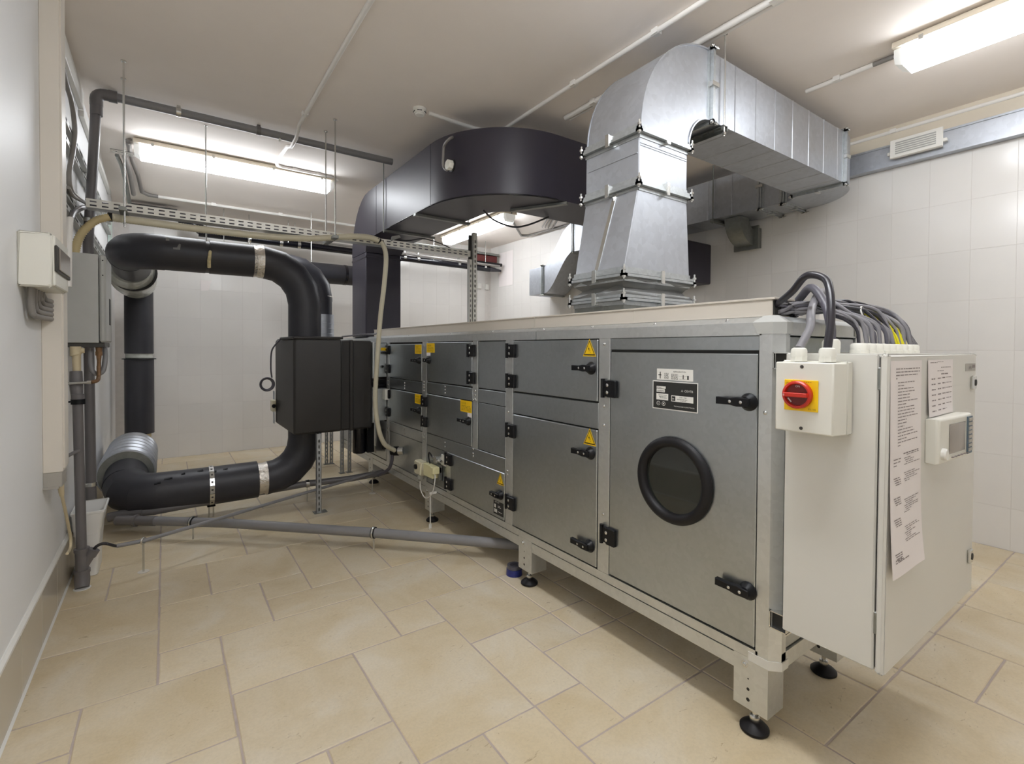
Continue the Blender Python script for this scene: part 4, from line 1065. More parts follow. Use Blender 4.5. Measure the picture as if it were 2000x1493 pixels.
build('elbow', MB().tube(ends(b2), rp+.003, 32), 'foam', pu, smooth=24)
build('far_run', MB().tube([b2[-1], (-.24, 5.85, 2.20)], rp+.006, 32), 'foam', pu, smooth=50)
mb = MB()
for mb in (MB().obox((.025, yp-rp*.78, zu+rp*.66), (.012,0,.0), (0,.012,.014), (0,-.0012,.0010)), MB().prism([(.085,yp-rp*.995,zu+.028),(.10,yp-rp*.93,zu+.062),(.112,yp-rp*.93,zu+.058),(.106,yp-rp*.995,zu+.014),(.062,yp-rp*.998,zu+.012),(.060,yp-rp*.998,zu+.026)], (0,-.003,0))):
    build('tape_scrap', mb, 'tapegrey', pu, label='scrap of grey tape')
# sleeve wrapped in clear plastic, horizontal ring, then the vertical pipe
build('wrapped_sleeve', MB().tube([(-.255, 5.80, 2.20), (-.258, 6.0, 2.18), (-.262, 6.6, 2.19), (-.262, 7.05, 2.19)], [.16, .195, .205, .19], 32), 'plastic_wrap', pu, label='sleeve wrapped in clear plastic', smooth=50)
build('sleeve_ring', MB().tube([(-.24, 5.96, 2.172), (-.24, 5.985, 2.170)], .19, 32), 'casing', pu, smooth=50)
vp = thing('vertical_pipe', 'vertical black insulated pipe in the far left corner with a clear plastic band halfway', 'pipe', (-.24, 7.2, .45))
build('upper_length', MB().tube([(-.24, 7.2, 2.10), (-.24, 7.2, 1.372)], .138, 28), 'foam', vp, smooth=50)
build('plastic_band', MB().tube([(-.24, 7.2, 1.380), (-.24, 7.2, 1.355), (-.238, 7.2, 1.325), (-.24, 7.2, 1.300)], [.132, .128, .134, .120], 28), 'plastic_wrap', vp, label='clear plastic band', smooth=30)
build('band_lip', MB().lathe((-.24, 7.2, 1.302), Z, [(.13,0),(.165,.004),(.160,.012),(.13,.014)], 28), 'black', vp)
build('lower_length', MB().tube([(-.24, 7.2, 1.315), (-.24, 7.2, .44)], .141, 28), 'foam', vp, smooth=50)
build('cut_end', MB().tube([(-.24, 7.2, .445), (-.24, 7.2, .38)], .11, 20), 'wool', vp, label='yellow foam at the cut end')
# lower loop
pl = thing('insulated_pipe', 'large round black insulated pipe near the floor running left from under the black box', 'pipe', (.5, yp, .12))
lc = Vector((xv-.33, yp, .268+.33))
b3 = [lc + Vector((math.cos(a)*.33, 0, -math.sin(a)*.33)) for a in [PI/2*i/5 for i in range(6)]]
build('elbow', MB().tube([(xv, yp, .702)] + ends(b3, .012)[1:], rp+.006, 32), 'foam', pl, smooth=40)
build('foil_joint', MB().tube([(xv-.33, yp, zlow), (xv-.36, yp, zlow), (xv-.39, yp, zlow), (xv-.42, yp, zlow)], [rp+.010, rp+.0, rp+.004, rp-.002], 32), 'foil', pl, label='crumpled silver foil band', smooth=30)
build('horizontal_run', MB().tube([(xv-.405, yp, zlow+.002), (.33, yp, zlow-.002), (-.06, yp, zlow)], rl, 32), 'foam', pl, smooth=50)
uc = Vector((-.06, yp+.20, zlow))
b4 = [uc + Vector((-math.sin(a)*.20, -math.cos(a)*.20, .05*(i/3)**2)) for i, a in enumerate([PI/2*i/3 for i in range(4)])]
build('elbow', MB().tube(ends(b4)[:-1], [rl, rl, rl, rl, rl-.004], 32), 'foam', pl, smooth=20)
build('far_run', MB().tube([b4[-1]-Y*.01, (-.262, 5.22, .372), (-.264, 5.30, .385), (-.264, 5.7, .390)], [rl-.004, rl-.012, rl-.014, rl-.014], 32), 'foam', pl, smooth=50)
mb = MB()
for k in range(9):
    a = -PI/2 + PI*k/8
    mb.obox((.32, yp - math.cos(a)*(rl+.003), zlow + math.sin(a)*(rl+.003)), (.017,0,0), (0, math.sin(a)*.031, math.cos(a)*.031), (0, -math.cos(a)*.0015, math.sin(a)*.0015))
mb.use(1)
for k in range(17):
    a = -PI/2 + PI*k/16
    mb.obox((.32, yp - math.cos(a)*(rl+.005), zlow + math.sin(a)*(rl+.005)), (.007,0,0), (0, math.sin(a)*.007, math.cos(a)*.007), (0, -math.cos(a)*.001, math.sin(a)*.001))
build('perforated_strap', mb, ['bright', 'shade'], pl, label='perforated steel strap')
mb = MB()
for dx in (-.016, .016): mb.cyl((.32+dx, yp-.02, 0), (.32+dx, yp-.02, .115), .006, 8); mb.box(.29, .35, yp-.04, yp, .095, .103)
build('floor_stud', mb, 'bright', pl)
mb = MB()
for (u, a, l) in ((.02,.9,.04),(.12,1.1,.02),(.24,1.2,.03),(.34,1.0,.02),(.42,1.1,.025),(-.05,.7,.03)):
    mb.obox((u+.0, yp-math.cos(a)*(rl+.0), zlow+math.sin(a)*(rl+.0)), (l*.7,0,.004), (0,.006,.004), (0,-.002,.003))
build('scuff', mb, 'black', pl)
# ribbed galvanised sleeve around the lower pipe
sl = thing('ribbed_sleeve', 'ribbed galvanised steel sleeve around the lower pipe at the left wall', 'duct', (-.262, 5.2, .16))
c0 = Vector((-.264, 5.2, .385)); ro_ = .196
prof = [(ro_-.045, 0), (ro_-.004, 0), (ro_+.004, .006), (ro_+.004, .03)]
for k in range(6): h0 = .05 + .17*k; prof += [(ro_-.014, h0), (ro_-.014, h0+.055), (ro_+.010, h0+.085), (ro_+.010, h0+.125), (ro_-.014, h0+.155)]
prof += [(ro_, 1.10), (ro_-.03, 1.12)]
build('shell', MB().lathe(c0, Y, prof, 48), 'galv', sl, smooth=12)
build('lining', MB().lathe(c0+Y*.001, -Y, [(.19,0),(.19,.001),(.145,.0015)], 40), 'galvdark', sl)
# the black insulated box between the two pipes
bx = thing('insulated_box', 'black foam-clad square box joining the upper and lower round pipes', 'duct box', (.9, 4.5, .7))
mb = MB(); x0, x1, y0, y1 = .895, 1.305, 4.475, 5.33
pz = [(.70, -.004), (.72, .0), (1.50, .0), (1.535, -.012)]
build('casing', MB().loft([[(x0-e,y0-e,z),(x1+e,y0-e,z),(x1+e,y1,z),(x0-e,y1,z)] for z, e in pz]), 'casing', bx, bevel=.02)
build('rear_duct', MB().loft([[(x1-.02,4.60,z),(1.62,4.60,z),(1.62,5.30,z),(x1-.02,5.30,z)] for z in (.685, 1.10, 1.52)]), 'casing', bx, bevel=.02)
build('rear_duct', MB().box(1.40, 1.44, 4.585, 5.31, .68, 1.525), 'casing', bx, bevel=.012)
build('lid_roll', MB().tube([(x0-.0, y0, 1.535), (x1, y0, 1.538)], .012, 8).tube([(x0, y0, 1.535), (x0, y1-.3, 1.535)], .012, 8), 'casing', bx, smooth=60)
# dampers between box and unit
dm = thing('damper_pair', 'two stacked galvanised damper boxes between the black box and the unit', 'damper', (1.62, 4.68, .735))
for za, zb in ((.735, 1.055), (1.165, 1.500)):
    build('damper_box', MB().cbox(1.66, AX-.004, 4.690, 5.30, za, zb, .004), 'ahu', dm, smooth=30)
    build('edge_flange', MB().cbox(1.640, 1.668, 4.665, 5.32, za-.012, zb+.012, .006), 'ahuframe', dm)
    build('edge_flange', MB().cbox(1.60, 1.638, 4.675, 5.31, za-.004, zb+.004, .010), 'galvdark', dm)
build('actuator', MB().cbox(1.735, 1.79, 4.655, 4.69, 1.395, 1.415, .002).cyl((1.745, 4.69, 1.27), (1.745, 4.66, 1.27), .012, 12), 'black', dm)
mb = MB().box(1.735, 1.785, 4.687, 4.689, 1.425, 1.455); build('warning_label', mb, 'yellow', dm)
build('actuator', MB().cbox(1.752, 1.80, 4.62, 4.69, .945, 1.05, .003), 'boxwhite', dm, label='white actuator')
build('actuator', MB().cbox(1.60, AX, 4.74, 4.78, 1.075, 1.09, .002).cbox(1.60, AX, 4.74, 4.78, 1.13, 1.145, .002), 'black', dm)
# black round trap below the dampers and stand legs
tg = thing('drain_trap', 'glossy black round canister hanging below the dampers', 'canister', (1.66, 5.1, .3))
build('can', MB().lathe((1.64, 5.05, .36), Z, [(.04,0),(.062,.01),(.066,.03),(.066,.29),(.05,.30)], 28), 'blackgloss', tg)
build('side_block', MB().cbox(1.70, 1.775, 4.98, 5.06, .37, .70, .006), 'black', tg)

def slotted(parent, name, x, y, z0, z1, w=.041, d=.03, side='y', step=.05, m='galv', pitch=None):
    """slotted C-channel strut, slots on the face towards the viewer"""
    n = int((z1-z0-.03)/step)
    mb = MB().sheet((x-w/2, y, z0), X, Z, w, z1-z0, [(w*.36, w*.64, .02+step*k, .02+step*k+step*.55) for k in range(n)])
    mb.box(x-w/2, x-w/2+.0025, y, y+d, z0, z1); mb.box(x+w/2-.0025, x+w/2, y, y+d, z0, z1)
    mb.box(x-w/2, x-w/2+.010, y+d-.0025, y+d, z0, z1); mb.box(x+w/2-.010, x+w/2, y+d-.0025, y+d, z0, z1)
    return build(name, mb, m, parent, smooth=0)
st = thing('support_strut', 'slotted steel strut standing on the floor under the black box', 'strut', (1.103, 4.475, 0))
slotted(st, 'channel', 1.10, 4.47, .0, .698, .040, .035)
build('back_shadow', MB().box(1.082, 1.118, 4.500, 4.503, 0, .695), 'galvdark', st)  # dark sheet put in as the shade behind the slots
build('floor_plate', MB().box(1.06, 1.17, 4.46, 4.54, 0, .005), 'galvdark', st)
for i, (x, y, zt_) in enumerate(((1.672, 5.75, .62), (1.757, 5.75, .62), (1.642, 6.30, .60), (1.70, 6.30, .60))):
    s2 = thing('stand_leg', ['slotted steel leg below the dampers, nearer pair left', 'slotted steel leg below the dampers, nearer pair right', 'slotted steel leg seen farther back under the black box, left of its pair', 'slotted steel leg seen farther back under the black box, right of its pair'][i], 'strut', (x, y, 0))
    slotted(s2, 'channel', x, y, 0, zt_, .036, .03); build('foot_plate', MB().box(x-.03, x+.03, y-.02, y+.05, 0, .005), 'galvdark', s2)
# sensor plate, sensor and cable coil at the left side of the box
sp = thing('thermostat', 'ivory thermostat on a metal plate at the left side of the black box', 'thermostat', (.885, 5.2, .72))
mb = MB().sheet((.884, 5.36, .72), -Y, Z, .07, .30, []); mb.box(.879, .884, 5.29, 5.36, .70, 1.02); build('plate', mb, 'galv', sp, smooth=0)
build('housing', MB().cbox(.845, .882, 5.20, 5.30, .83, .94, .006), 'sensorivory', sp); build('dial', MB().lathe((.86, 5.20, .885), -Y, [(.018,0),(.018,.012),(0,.014)], 14), 'black', sp)
cy = 5.0; cx_ = at(522, 751, y=cy)
q = [Vector((.90, 5.0, 1.545)), at(536,676,y=cy), at(530,690,y=cy), at(529,720,y=cy), at(531,738,y=cy)]
mb = MB().tube(spline(q, 6), .007, 8)
rr = (at(538,751,y=cy)-at(510,751,y=cy)).length/2
for k in range(3):
    mb.tube([cx_ + Vector((math.cos(a)*(rr-.006*k), .012*k, math.sin(a)*(rr-.005*k)*1.0)) for a in [2*PI*j/28 for j in range(29)]], .0065, 8)
tag(build('coiled_cable', mb, 'cabledark', loc=cx_, smooth=60), 'dark cable hanging in a small coil left of the black box', 'cable')

# second loop behind, and the pipe entering the rectangular duct
p2 = thing('rear_pipe', 'second black insulated pipe behind the first, ending in a bare galvanised length', 'pipe', (1.53, 5.9, 1.5))
xc, yc = 1.462, 5.9; c5 = Vector((xc-.34, yc, 2.35-.34))
b5 = [c5 + Vector((math.sin(a)*.34, 0, math.cos(a)*.34)) for a in [PI/2*i/4 for i in range(5)]]
build('horizontal_run', MB().tube([(.02, yc, 2.335), b5[0]], .132, 28), 'foam', p2, smooth=50)
build('elbow', MB().tube(ends(b5), .136, 28), 'foam', p2, smooth=24)
build('vertical_run', MB().tube([b5[-1], (xc, yc, 1.82)], .132, 28), 'foam', p2, smooth=50)
build('tape_ring', MB().tube([(xc, yc, 2.045), (xc, yc, 2.025)], .134, 28), 'foil', p2)
build('bare_length', MB().tube([(xc, yc, 1.83), (xc, yc, 1.2)], .152, 32), 'galv', p2, label='bare galvanised spiral length', smooth=50)
mb = MB()
for k in range(9): mb.tube([(xc+math.cos(a)*.153, yc+math.sin(a)*.153, 1.25+.06*k) for a in [2*PI*j/32 for j in range(33)]], .0025, 5)
build('spiral_seam', mb, 'galv', p2, smooth=60)
p3 = thing('rear_pipe', 'black insulated pipe running into the left side of the rectangular black duct', 'pipe', (1.9, 6.6, 2.4))
build('run', MB().tube([(1.30, 6.9, 2.455), (2.45, 6.9, 2.455)], .135, 28), 'foam', p3, smooth=50)
build('hanger_rod', MB().cyl((1.6, 6.9, 2.58), (1.6, 6.9, 3.25), .006, 8), 'bright', p3)
build('clamp_ring', MB().tube([(2.02, 6.9, 2.455), (2.055, 6.9, 2.455)], .139, 28), 'blackgloss', p3, smooth=50)

# ================================================================== THINGS ON THE LEFT WALL
wt = thing('wall_trunking', 'cream vertical cable trunking running up the painted left wall to the ceiling', 'trunking', (XL, 3.35, .81))
build('channel', MB().cbox(XL, -.424, 3.352, 3.50, .812, H, .003), 'cream', wt)
build('lid', MB().box(-.424, -.418, 3.365, 3.487, .83, H), 'cream', wt)
build('end_cap', MB().cbox(XL, -.428, 3.356, 3.49, .735, .812, .002).cbox(XL, -.44, 3.35, 3.42, .728, .74, .001), 'clipgrey', wt)
bk = thing('breaker_box', 'small ivory breaker box with a tinted window on the left wall', 'breaker box', (XL, 2.87, 1.70))
build('housing', MB().cbox(XL, -.392, 2.865, 3.225, 1.705, 1.935, .008), 'boxwhite', bk, bevel=.004)
build('front_cover', MB().cbox(-.394, -.382, 2.872, 3.218, 1.712, 1.928, .004), 'boxwhite', bk)
build('window_frame', MB().cbox(-.384, -.374, 2.868, 3.225, 1.772, 1.886, .003), 'shade', bk, label='dark window frame')
build('window_pane', MB().cbox(-.3745, -.368, 2.90, 3.17, 1.783, 1.878, .002), 'screen', bk, label='tinted window pane')
for i in range(5):
    y0, zz = 2.95 + .055*i, 1.585 + .022*i
    q = [(XL+.03, y0, 1.71), (XL+.028, y0, 1.66), (XL+.028, y0+.02, zz+.02), (XL+.032, y0+.07, zz), (XL+.036, 3.356, zz+.002)]
    tag(build('curved_conduit', MB().tube(spline(q, 6), .0125, 10), 'conduitgrey', loc=q[0], smooth=60), ('lowest', 'second lowest', 'middle', 'second highest', 'highest')[i] + ' of the five grey conduits bending from the breaker box into the wall trunking', 'conduit', 'grey conduits under the breaker box')
# humidifier
hm = thing('steam_humidifier', 'grey steel steam humidifier cabinet on the left wall', 'humidifier', (XL, 3.9, 1.47))
build('body', MB().cbox(XL, -.326, 3.905, 4.28, 1.472, 2.012, .003), 'hum', hm)
build('front_cover', MB().cbox(-.322, -.290, 3.898, 4.285, 1.476, 2.008, .010), 'hum', hm)
build('slot', MB().box(-.2905, -.289, 4.10, 4.20, 1.59, 1.76), 'seam', hm)
mb = MB()
for z in (1.975, 1.885): mb.lathe((-.305, 3.8978, z), -Y, [(.004,0),(.004,.0006)], 10)
build('screw', mb, 'seam', hm, kind='stuff')
build('base_tray', MB().cbox(-.49, -.30, 3.92, 4.26, 1.445, 1.474, .003), 'shade', hm)
build('drain_spigot', MB().tube([(-.435, 3.93, 1.45), (-.435, 3.93, 1.40), (-.432, 3.93, 1.395), (-.43, 3.93, 1.25)], [.028, .028, .021, .019], 16).tube([(-.435, 3.93, 1.425), (-.395, 3.93, 1.425)], .016, 10), 'cablebeige', hm, label='cream drain spigot')
build('valve', MB().tube([(-.330, 3.95, 1.45), (-.330, 3.95, 1.40), (-.330, 3.95, 1.36), (-.331, 3.95, 1.30)], [.018, .014, .010, .010], 12).cyl((-.330, 3.95, 1.395), (-.330, 3.95, 1.42), .019, 6).tube(spline([(-.331, 3.95, 1.33), (-.331, 3.94, 1.27), (-.335, 3.90, 1.243), (-.362, 3.875, 1.235)], 5), .011, 10), 'copper', hm, label='worn brass water valve')
build('supply_pipe', MB().cyl((-.36, 3.875, 1.235), (-.495, 3.875, 1.230), .0085, 12).cyl((-.36, 3.875, 1.235), (-.38, 3.875, 1.235), .012, 6).cyl((-.48, 3.875, 1.23), (-.497, 3.875, 1.23), .013, 10), 'bright', hm, label='chrome water supply pipe')
build('drain_hose', MB().tube(spline([(-.31, 4.05, 1.45), (-.305, 4.02, 1.38), (-.315, 4.0, 1.30), (-.345, 3.98, 1.28), (-.37, 3.98, 1.32), (-.375, 3.98, 1.44)], 6), .014, 10), 'pvc', hm, smooth=60)
# grey drain pipe to the floor
dp = thing('drain_pipe', 'dark grey plastic drain pipe standing below the humidifier, with a Y branch near the floor', 'pipe', (-.42, 3.9, 0))
xd = -.425
build('riser', MB().tube([(xd-.01, 3.93, 1.30), (xd-.008, 3.92, 1.22), (xd-.004, 3.91, 1.16), (xd, 3.90, 1.10), (xd+.012, 3.9, .20)], [.030, .032, .029, .025, .025], 20), 'pvcdark', dp, smooth=50)
build('socket', MB().tube([(xd+.0, 3.9, 1.165), (xd, 3.9, 1.115)], .031, 20), 'pvcdark', dp)
build('pipe_clamp', MB().tube([(xd+.002, 3.9, 1.135), (xd+.002, 3.9, 1.105)], .0345, 20).cyl((xd, 3.9, 1.12), (XL, 3.9, 1.12), .005, 8), 'black', dp)
build('pipe_clamp', MB().cyl((xd+.006, 3.90, .83), (XL+.03, 3.45, .845), .010, 10), 'pvcdark', dp)
mb = MB().tube([(xd+.012, 3.9, .22), (xd+.013, 3.9, .10)], .033, 20); mb.tube([(xd+.012, 3.9, .235), (xd+.012, 3.9, .215)], .038, 20); mb.tube([(xd+.013, 3.9, .105), (xd+.013, 3.9, .085)], .040, 20)
mb.tube([(xd+.013, 3.9, .115), (xd+.055, 3.9, .19)], .026, 16); mb.tube([(xd+.050, 3.9, .18), (xd+.070, 3.9, .215)], .031, 16)
build('branch', mb, 'pvcdark', dp, label='Y branch fitting', smooth=50)
build('elbow', MB().tube([(xd+.013, 3.9, .10), (xd+.014, 3.895, .04), (xd+.016, 3.87, .003)], [.036, .038, .034], 20), 'pvcdark', dp, smooth=50)
build('sealant', MB().cyl((xd+.016, 3.87, 0), (xd+.016, 3.87, .004), .042, 14), 'white', dp)
# second grey pipe with ceiling run
vpz = [at(188, 198, y=4.67), at(181, 330, y=4.67), at(172, 470, y=4.67), at(174, 700, y=4.67), at(178, 965, y=4.67), at(178, 1000, y=4.67)]
cp = thing('drain_pipe', 'grey plastic pipe rising by the left wall and crossing just under the ceiling', 'pipe', (vpz[4].x, 4.67, .3))
build('riser', MB().tube(vpz, .031, 20), 'pvcdark', cp, smooth=60)
build('socket', MB().tube([vpz[0]+Z*.0, vpz[0]-Z*.10], .037, 20), 'pvcdark', cp)
zt = 3.285; xt = vpz[0].x
b = [Vector((xt+.09, 4.67, zt))] + [Vector((xt+.05-.05*math.sin(a), 4.67, zt-.05+.05*math.cos(a))) for a in [PI/2*k/5 for k in range(6)]] + [Vector((xt, 4.67, zt-.09))]
build('elbow', MB().tube(b, .039, 20).tube([(xt+.07, 4.67, zt), (xt+.12, 4.67, zt)], .042, 20), 'pvcdark', cp, smooth=50)
build('ceiling_run', MB().tube([(xt+.08, 4.67, zt), (1.84, 4.67, zt)], .031, 20), 'pvc', cp, smooth=60)
for x in (.10, .66): build('pipe_clamp', MB().tube([(x-.016, 4.67, zt), (x+.016, 4.67, zt)], .036, 18).box(x-.012, x+.012, 4.65, 4.69, zt+.02, H), 'bright' if x < .5 else 'pvcdark', cp)
for z, l in ((2.36, .12), (.45, .09)):
    q = at(174, 250, y=4.67); i = 2 if z > 1 else 4
    build('pipe_clamp', MB().tube([(vpz[i].x, 4.67, z-.014), (vpz[i].x, 4.67, z+.014)], .035, 18).cyl((vpz[i].x-.03, 4.66, z), (XL, 4.6, z+.01), .005, 8), 'bright', cp)
build('cap_clip', MB().tube([at(546,262,y=4.66), at(556,262,y=4.66), at(562,264,y=4.66)], .010, 8).tube([at(547,262,y=4.66), at(546,276,y=4.66)], .008, 8), 'white', cp)
# cable ladder on the wall
ld = thing('cable_ladder', 'pale grey cable ladder rails fixed high along the left wall', 'cable ladder', (XL, 3.6, 2.3))
for y0, y1, za, zb, m in ((3.51, 4.75, 3.17, 3.30, 'galv'), (4.75, 7.0, 3.12, 3.17, 'trimwhite')):
    build('rail', MB().cbox(XL, XL+.03, y0, y1, za, zb, .003), 'trimwhite', ld)
for zc, y1 in ((2.79, 6.9), (2.68, 6.9), (2.36, 6.6), (2.28, 6.6)):
    n = int((y1-3.55)/.22)
    mb = MB().sheet((XL+.034, 3.53, zc-.018), Y, Z, y1-3.53, .036, [(.05+.22*k, .19+.22*k, .010, .026) for k in range(n-1)]); mb.box(XL+.002, XL+.034, 3.53, y1, zc+.016, zc+.018); mb.box(XL+.002, XL+.034, 3.53, y1, zc-.018, zc-.016)
    build('rail', mb, 'louvre', ld, smooth=0)
for k in range(6):
    y = 3.85 + .55*k; build('standoff', MB().box(XL, XL+.02, y-.012, y+.012, 2.66, 2.80), 'louvre', ld)
q = [at(*p, x=-.455) for p in ((122,132),(130,165),(140,200),(146,250),(143,290),(135,340),(138,370),(152,386),(170,398))]
tag(build('grey_conduit', MB().tube(spline(q, 6), .0135, 10), 'conduitgrey', loc=q[0], smooth=60), 'grey flexible conduit snaking down the cable ladder', 'conduit')
q = [at(*p, x=-.455) for p in ((133,366),(142,382),(158,392),(172,398))]
tag(build('grey_conduit', MB().tube(spline(q, 6), .011, 10), 'conduitgrey', loc=q[0], smooth=60), 'short grey cable looping from the ladder to the cable tray', 'conduit')
q = [at(*p, x=-.455) for p in ((172,404),(158,407),(144,416),(137,430))]; q2 = [at(*p, x=-.455) for p in ((137,426),(134,480),(134,560))]
cd = thing('conduit_drop', 'grey bend with a white conduit dropping behind the humidifier', 'conduit', q[0])
build('bend', MB().tube(spline(q, 6), .017, 12), 'pvcdark', cd, smooth=60); build('straight', MB().tube(q2, .016, 12), 'conduit', cd, smooth=60)
gs = MB().prism([(XL+.004, 6.95, 2.45), (XL+.004, 7.35, 2.42), (XL+.004, 7.35, 2.95), (XL+.004, 7.15, 3.05), (XL+.004, 6.95, 2.9)], (.008, 0, 0))
tag(build('green_sheet', gs, 'greenglass', loc=(XL, 6.6, 2.6)), 'pale green translucent sheet leaning on the left wall near the ceiling', 'sheet')
q = [at(*p, x=-.445) for p in ((117,936),(121,968),(128,1000),(134,1030),(138,1052),(137,1072),(131,1082))]
tr2 = thing('power_lead', 'beige power lead hanging from the foot of the wall trunking', 'cable', q[0])
build('cord', MB().tube(spline(q, 6), [.012]*6 + [.0075]*(len(spline(q, 6))-6), 10), 'cablebeige', tr2, smooth=60)
build('strain_relief', MB().tube([q[0]+Vector((-.01,-.02,.03)), q[0], q[1]], [.011, .017, .010], 12), 'cablebeige', tr2, smooth=50)
# white bin in the corner
bn = thing('waste_bin', 'translucent white plastic tub on the floor beside the drain pipe', 'bin', (-.39, 4.15, 0))
def rr4(x0, x1, y0, y1, z, r=.02):
    out = []
    for cx, cy, a0 in ((x1-r, y0+r, -PI/2), (x1-r, y1-r, 0), (x0+r, y1-r, PI/2), (x0+r, y0+r, PI)):
        for k in range(4): a = a0 + PI/2*k/3; out.append(Vector((cx+r*math.cos(a), cy+r*math.sin(a), z)))
    return out
rings = [rr4(-.458, -.352, 4.05, 4.31, .001), rr4(-.462, -.345, 4.04, 4.32, .26), rr4(-.468, -.338, 4.035, 4.325, .265), rr4(-.468, -.338, 4.035, 4.325, .29), rr4(-.470, -.332, 4.03, 4.33, .30), rr4(-.476, -.316, 4.02, 4.34, .41),
         rr4(-.472, -.320, 4.025, 4.335, .41), rr4(-.466, -.336, 4.035, 4.325, .30), rr4(-.454, -.356, 4.055, 4.305, .012)]
MBb = MB().loft(rings); build('tub', MBb, 'bin', bn, smooth=40)
build('rim', MB().loft([rr4(-.480, -.312, 4.016, 4.344, .402), rr4(-.480, -.312, 4.016, 4.344, .414), rr4(-.472, -.320, 4.024, 4.336, .416)], caps=False), 'bin', bn)

# ================================================================== CABLE TRAY ACROSS THE ROOM, HOSE AND RODS
ty, tz = 4.30, 2.375
ct2 = thing('cable_tray', 'long perforated cable tray hung across the room on threaded rods', 'cable tray', (-.42, ty, tz))
n = int(2.92/.062)
holes = [(.02+.062*k, .055+.062*k, za, zb) for k in range(n) for za, zb in ((.010, .020), (.036, .046))]
mb = MB().sheet((-.42, ty, tz), X, Z, 2.94, .058, holes); build('side', mb, 'traysteel', ct2, smooth=0)
build('base', MB().box(-.42, 2.52, ty+.001, ty+.10, tz, tz+.0015), 'ahuframe', ct2)
build('inner_side', MB().box(-.42, 2.52, ty+.100, ty+.102, tz, tz+.058), 'galvdark', ct2)  # made darker so the slots read as shaded
build('tray_filling', MB().cbox(-.42, 2.50, ty+.012, ty+.09, tz+.002, tz+.048, .01), 'cabledark', ct2, label='dark filling seen through the tray slots')  # one solid dark block behind the slots
hz = .03
for x, y, z0_ in ((-.21, 4.14, 2.24), (-.225, 4.41, 2.40), (1.155, 4.17, 2.36), (1.15, 4.44, 2.38)):
    o = build('threaded_rod', MB().cyl((x, y, z0_), (x, y, H-.001), .0055, 8).cyl((x, y, H-.01), (x, y, H-.002), .016, 10).cyl((x, y, z0_+.02), (x, y, z0_+.03), .010, 6), 'bright', ct2)
for x in (-.22, 1.15): build('crossbar', MB().box(x-.02, x+.02, 4.12, 4.46, tz-.028, tz-.004), 'galvdark', ct2)
# steam hose: from the humidifier, under the tray, down to the unit
hp = [(150,490),(158,465),(172,444),(192,431),(214,424)]
yh = 4.22
q = [at(px, py, y=4.14) for px, py in ((146,500),(148,485),(154,466),(166,448),(188,431),(214,424))]
sh = thing('steam_hose', 'ribbed beige steam hose arching from the humidifier, along the tray and down to the unit', 'hose', q[0])
def ribbed(pts, r, step, amp, n=14):
    P = spline(pts, 10); L = [0]
    for a, b in zip(P, P[1:]): L.append(L[-1] + (b-a).length)
    N_ = max(8, int(L[-1]/step*2)); out = []; j = 0
    for i in range(N_+1):
        s = L[-1]*i/N_
        while j < len(L)-2 and L[j+1] < s: j += 1
        t = (s-L[j])/max(L[j+1]-L[j], 1e-9); out.append(P[j].lerp(P[j+1], t))
    return MB().tube(out, [r + (amp if i % 2 else 0) for i in range(len(out))], n)
build('ribbed_hose', ribbed(q, .0205, .015, .0050), 'hose', sh, smooth=80)
q = [at(215,424,y=4.16), at(240,428,y=yh), at(300,436,y=yh), at(400,449,y=yh), at(520,462,y=yh), at(600,466,y=yh), at(650,464,y=yh), at(690,462,y=yh), at(720,464,y=yh), at(740,470,y=yh)]
build('clear_hose', ribbed(q, .0240, .015, .0026), 'hoseclear', sh, smooth=80, label='translucent spiral hose')
build('hose_clip', MB().tube([at(215,424,y=4.16)-X*.012, at(215,424,y=4.16)+X*.012], .029, 14), 'black', sh)
q = [at(736,468,y=yh), at(748,478,y=yh), at(754,505,y=yh), at(750,560,y=yh), at(743,620,y=yh), at(737,700,y=yh), at(733,780,y=yh), at(738,830,y=yh), at(750,866,y=yh+.02), at(772,881,y=4.27)]
q[-1] = at(772, 881, x=1.735)
build('drop_hose', ribbed(q, .0195, .014, .0016), 'hoseclear', sh, smooth=80, label='pale hose dropping to the unit')
build('hose_clip', MB().tube([at(736,467,y=yh), at(742,473,y=yh)], .024, 12), 'black', sh)
e = at(786, 880, x=1.80); qe = at(776, 880, x=1.74)
fe = thing('steam_inlet', 'silver steam inlet fitting with black clamps on the side of the unit', 'fitting', (1.80, e.y, e.z))
build('stub', MB().tube([(1.802, e.y-.02, e.z), (1.745, e.y+.03, e.z-.005)], .036, 24), 'bright', fe)
build('clamp', MB().tube([(1.765, e.y+.012, e.z-.004), (1.735, e.y+.04, e.z-.006)], .043, 20), 'black', fe); build('clamp', MB().tube([(1.742, e.y+.035, e.z-.005), (1.712, e.y+.06, e.z-.008)], .036, 20), 'black', fe)
# black condensate hose from the fitting to the grey floor pipe
q = [(1.72, e.y+.05, e.z-.03), (1.72, e.y+.06, e.z-.10), (1.71, e.y+.12, e.z-.19), (1.66, e.y+.25, .235)]
tag(build('condensate_hose', MB().tube(spline(q, 8), .0155, 12), 'cabledark', loc=q[0], smooth=60), 'short dark hose bending from the steam inlet down to the grey floor pipe', 'hose')
# rods that carry pipes
for x, y, z0_, lab in ((.295, 4.93, 2.345, 'threaded rod from the ceiling to the joint of the upper black pipe'),):
    tag(build('hanger_rod', MB().cyl((x, y, z0_), (x, y, H), .0055, 8).cyl((x, y, H-.008), (x, y, H), .012, 8), 'bright', loc=(x, y, H)), lab, 'rod')
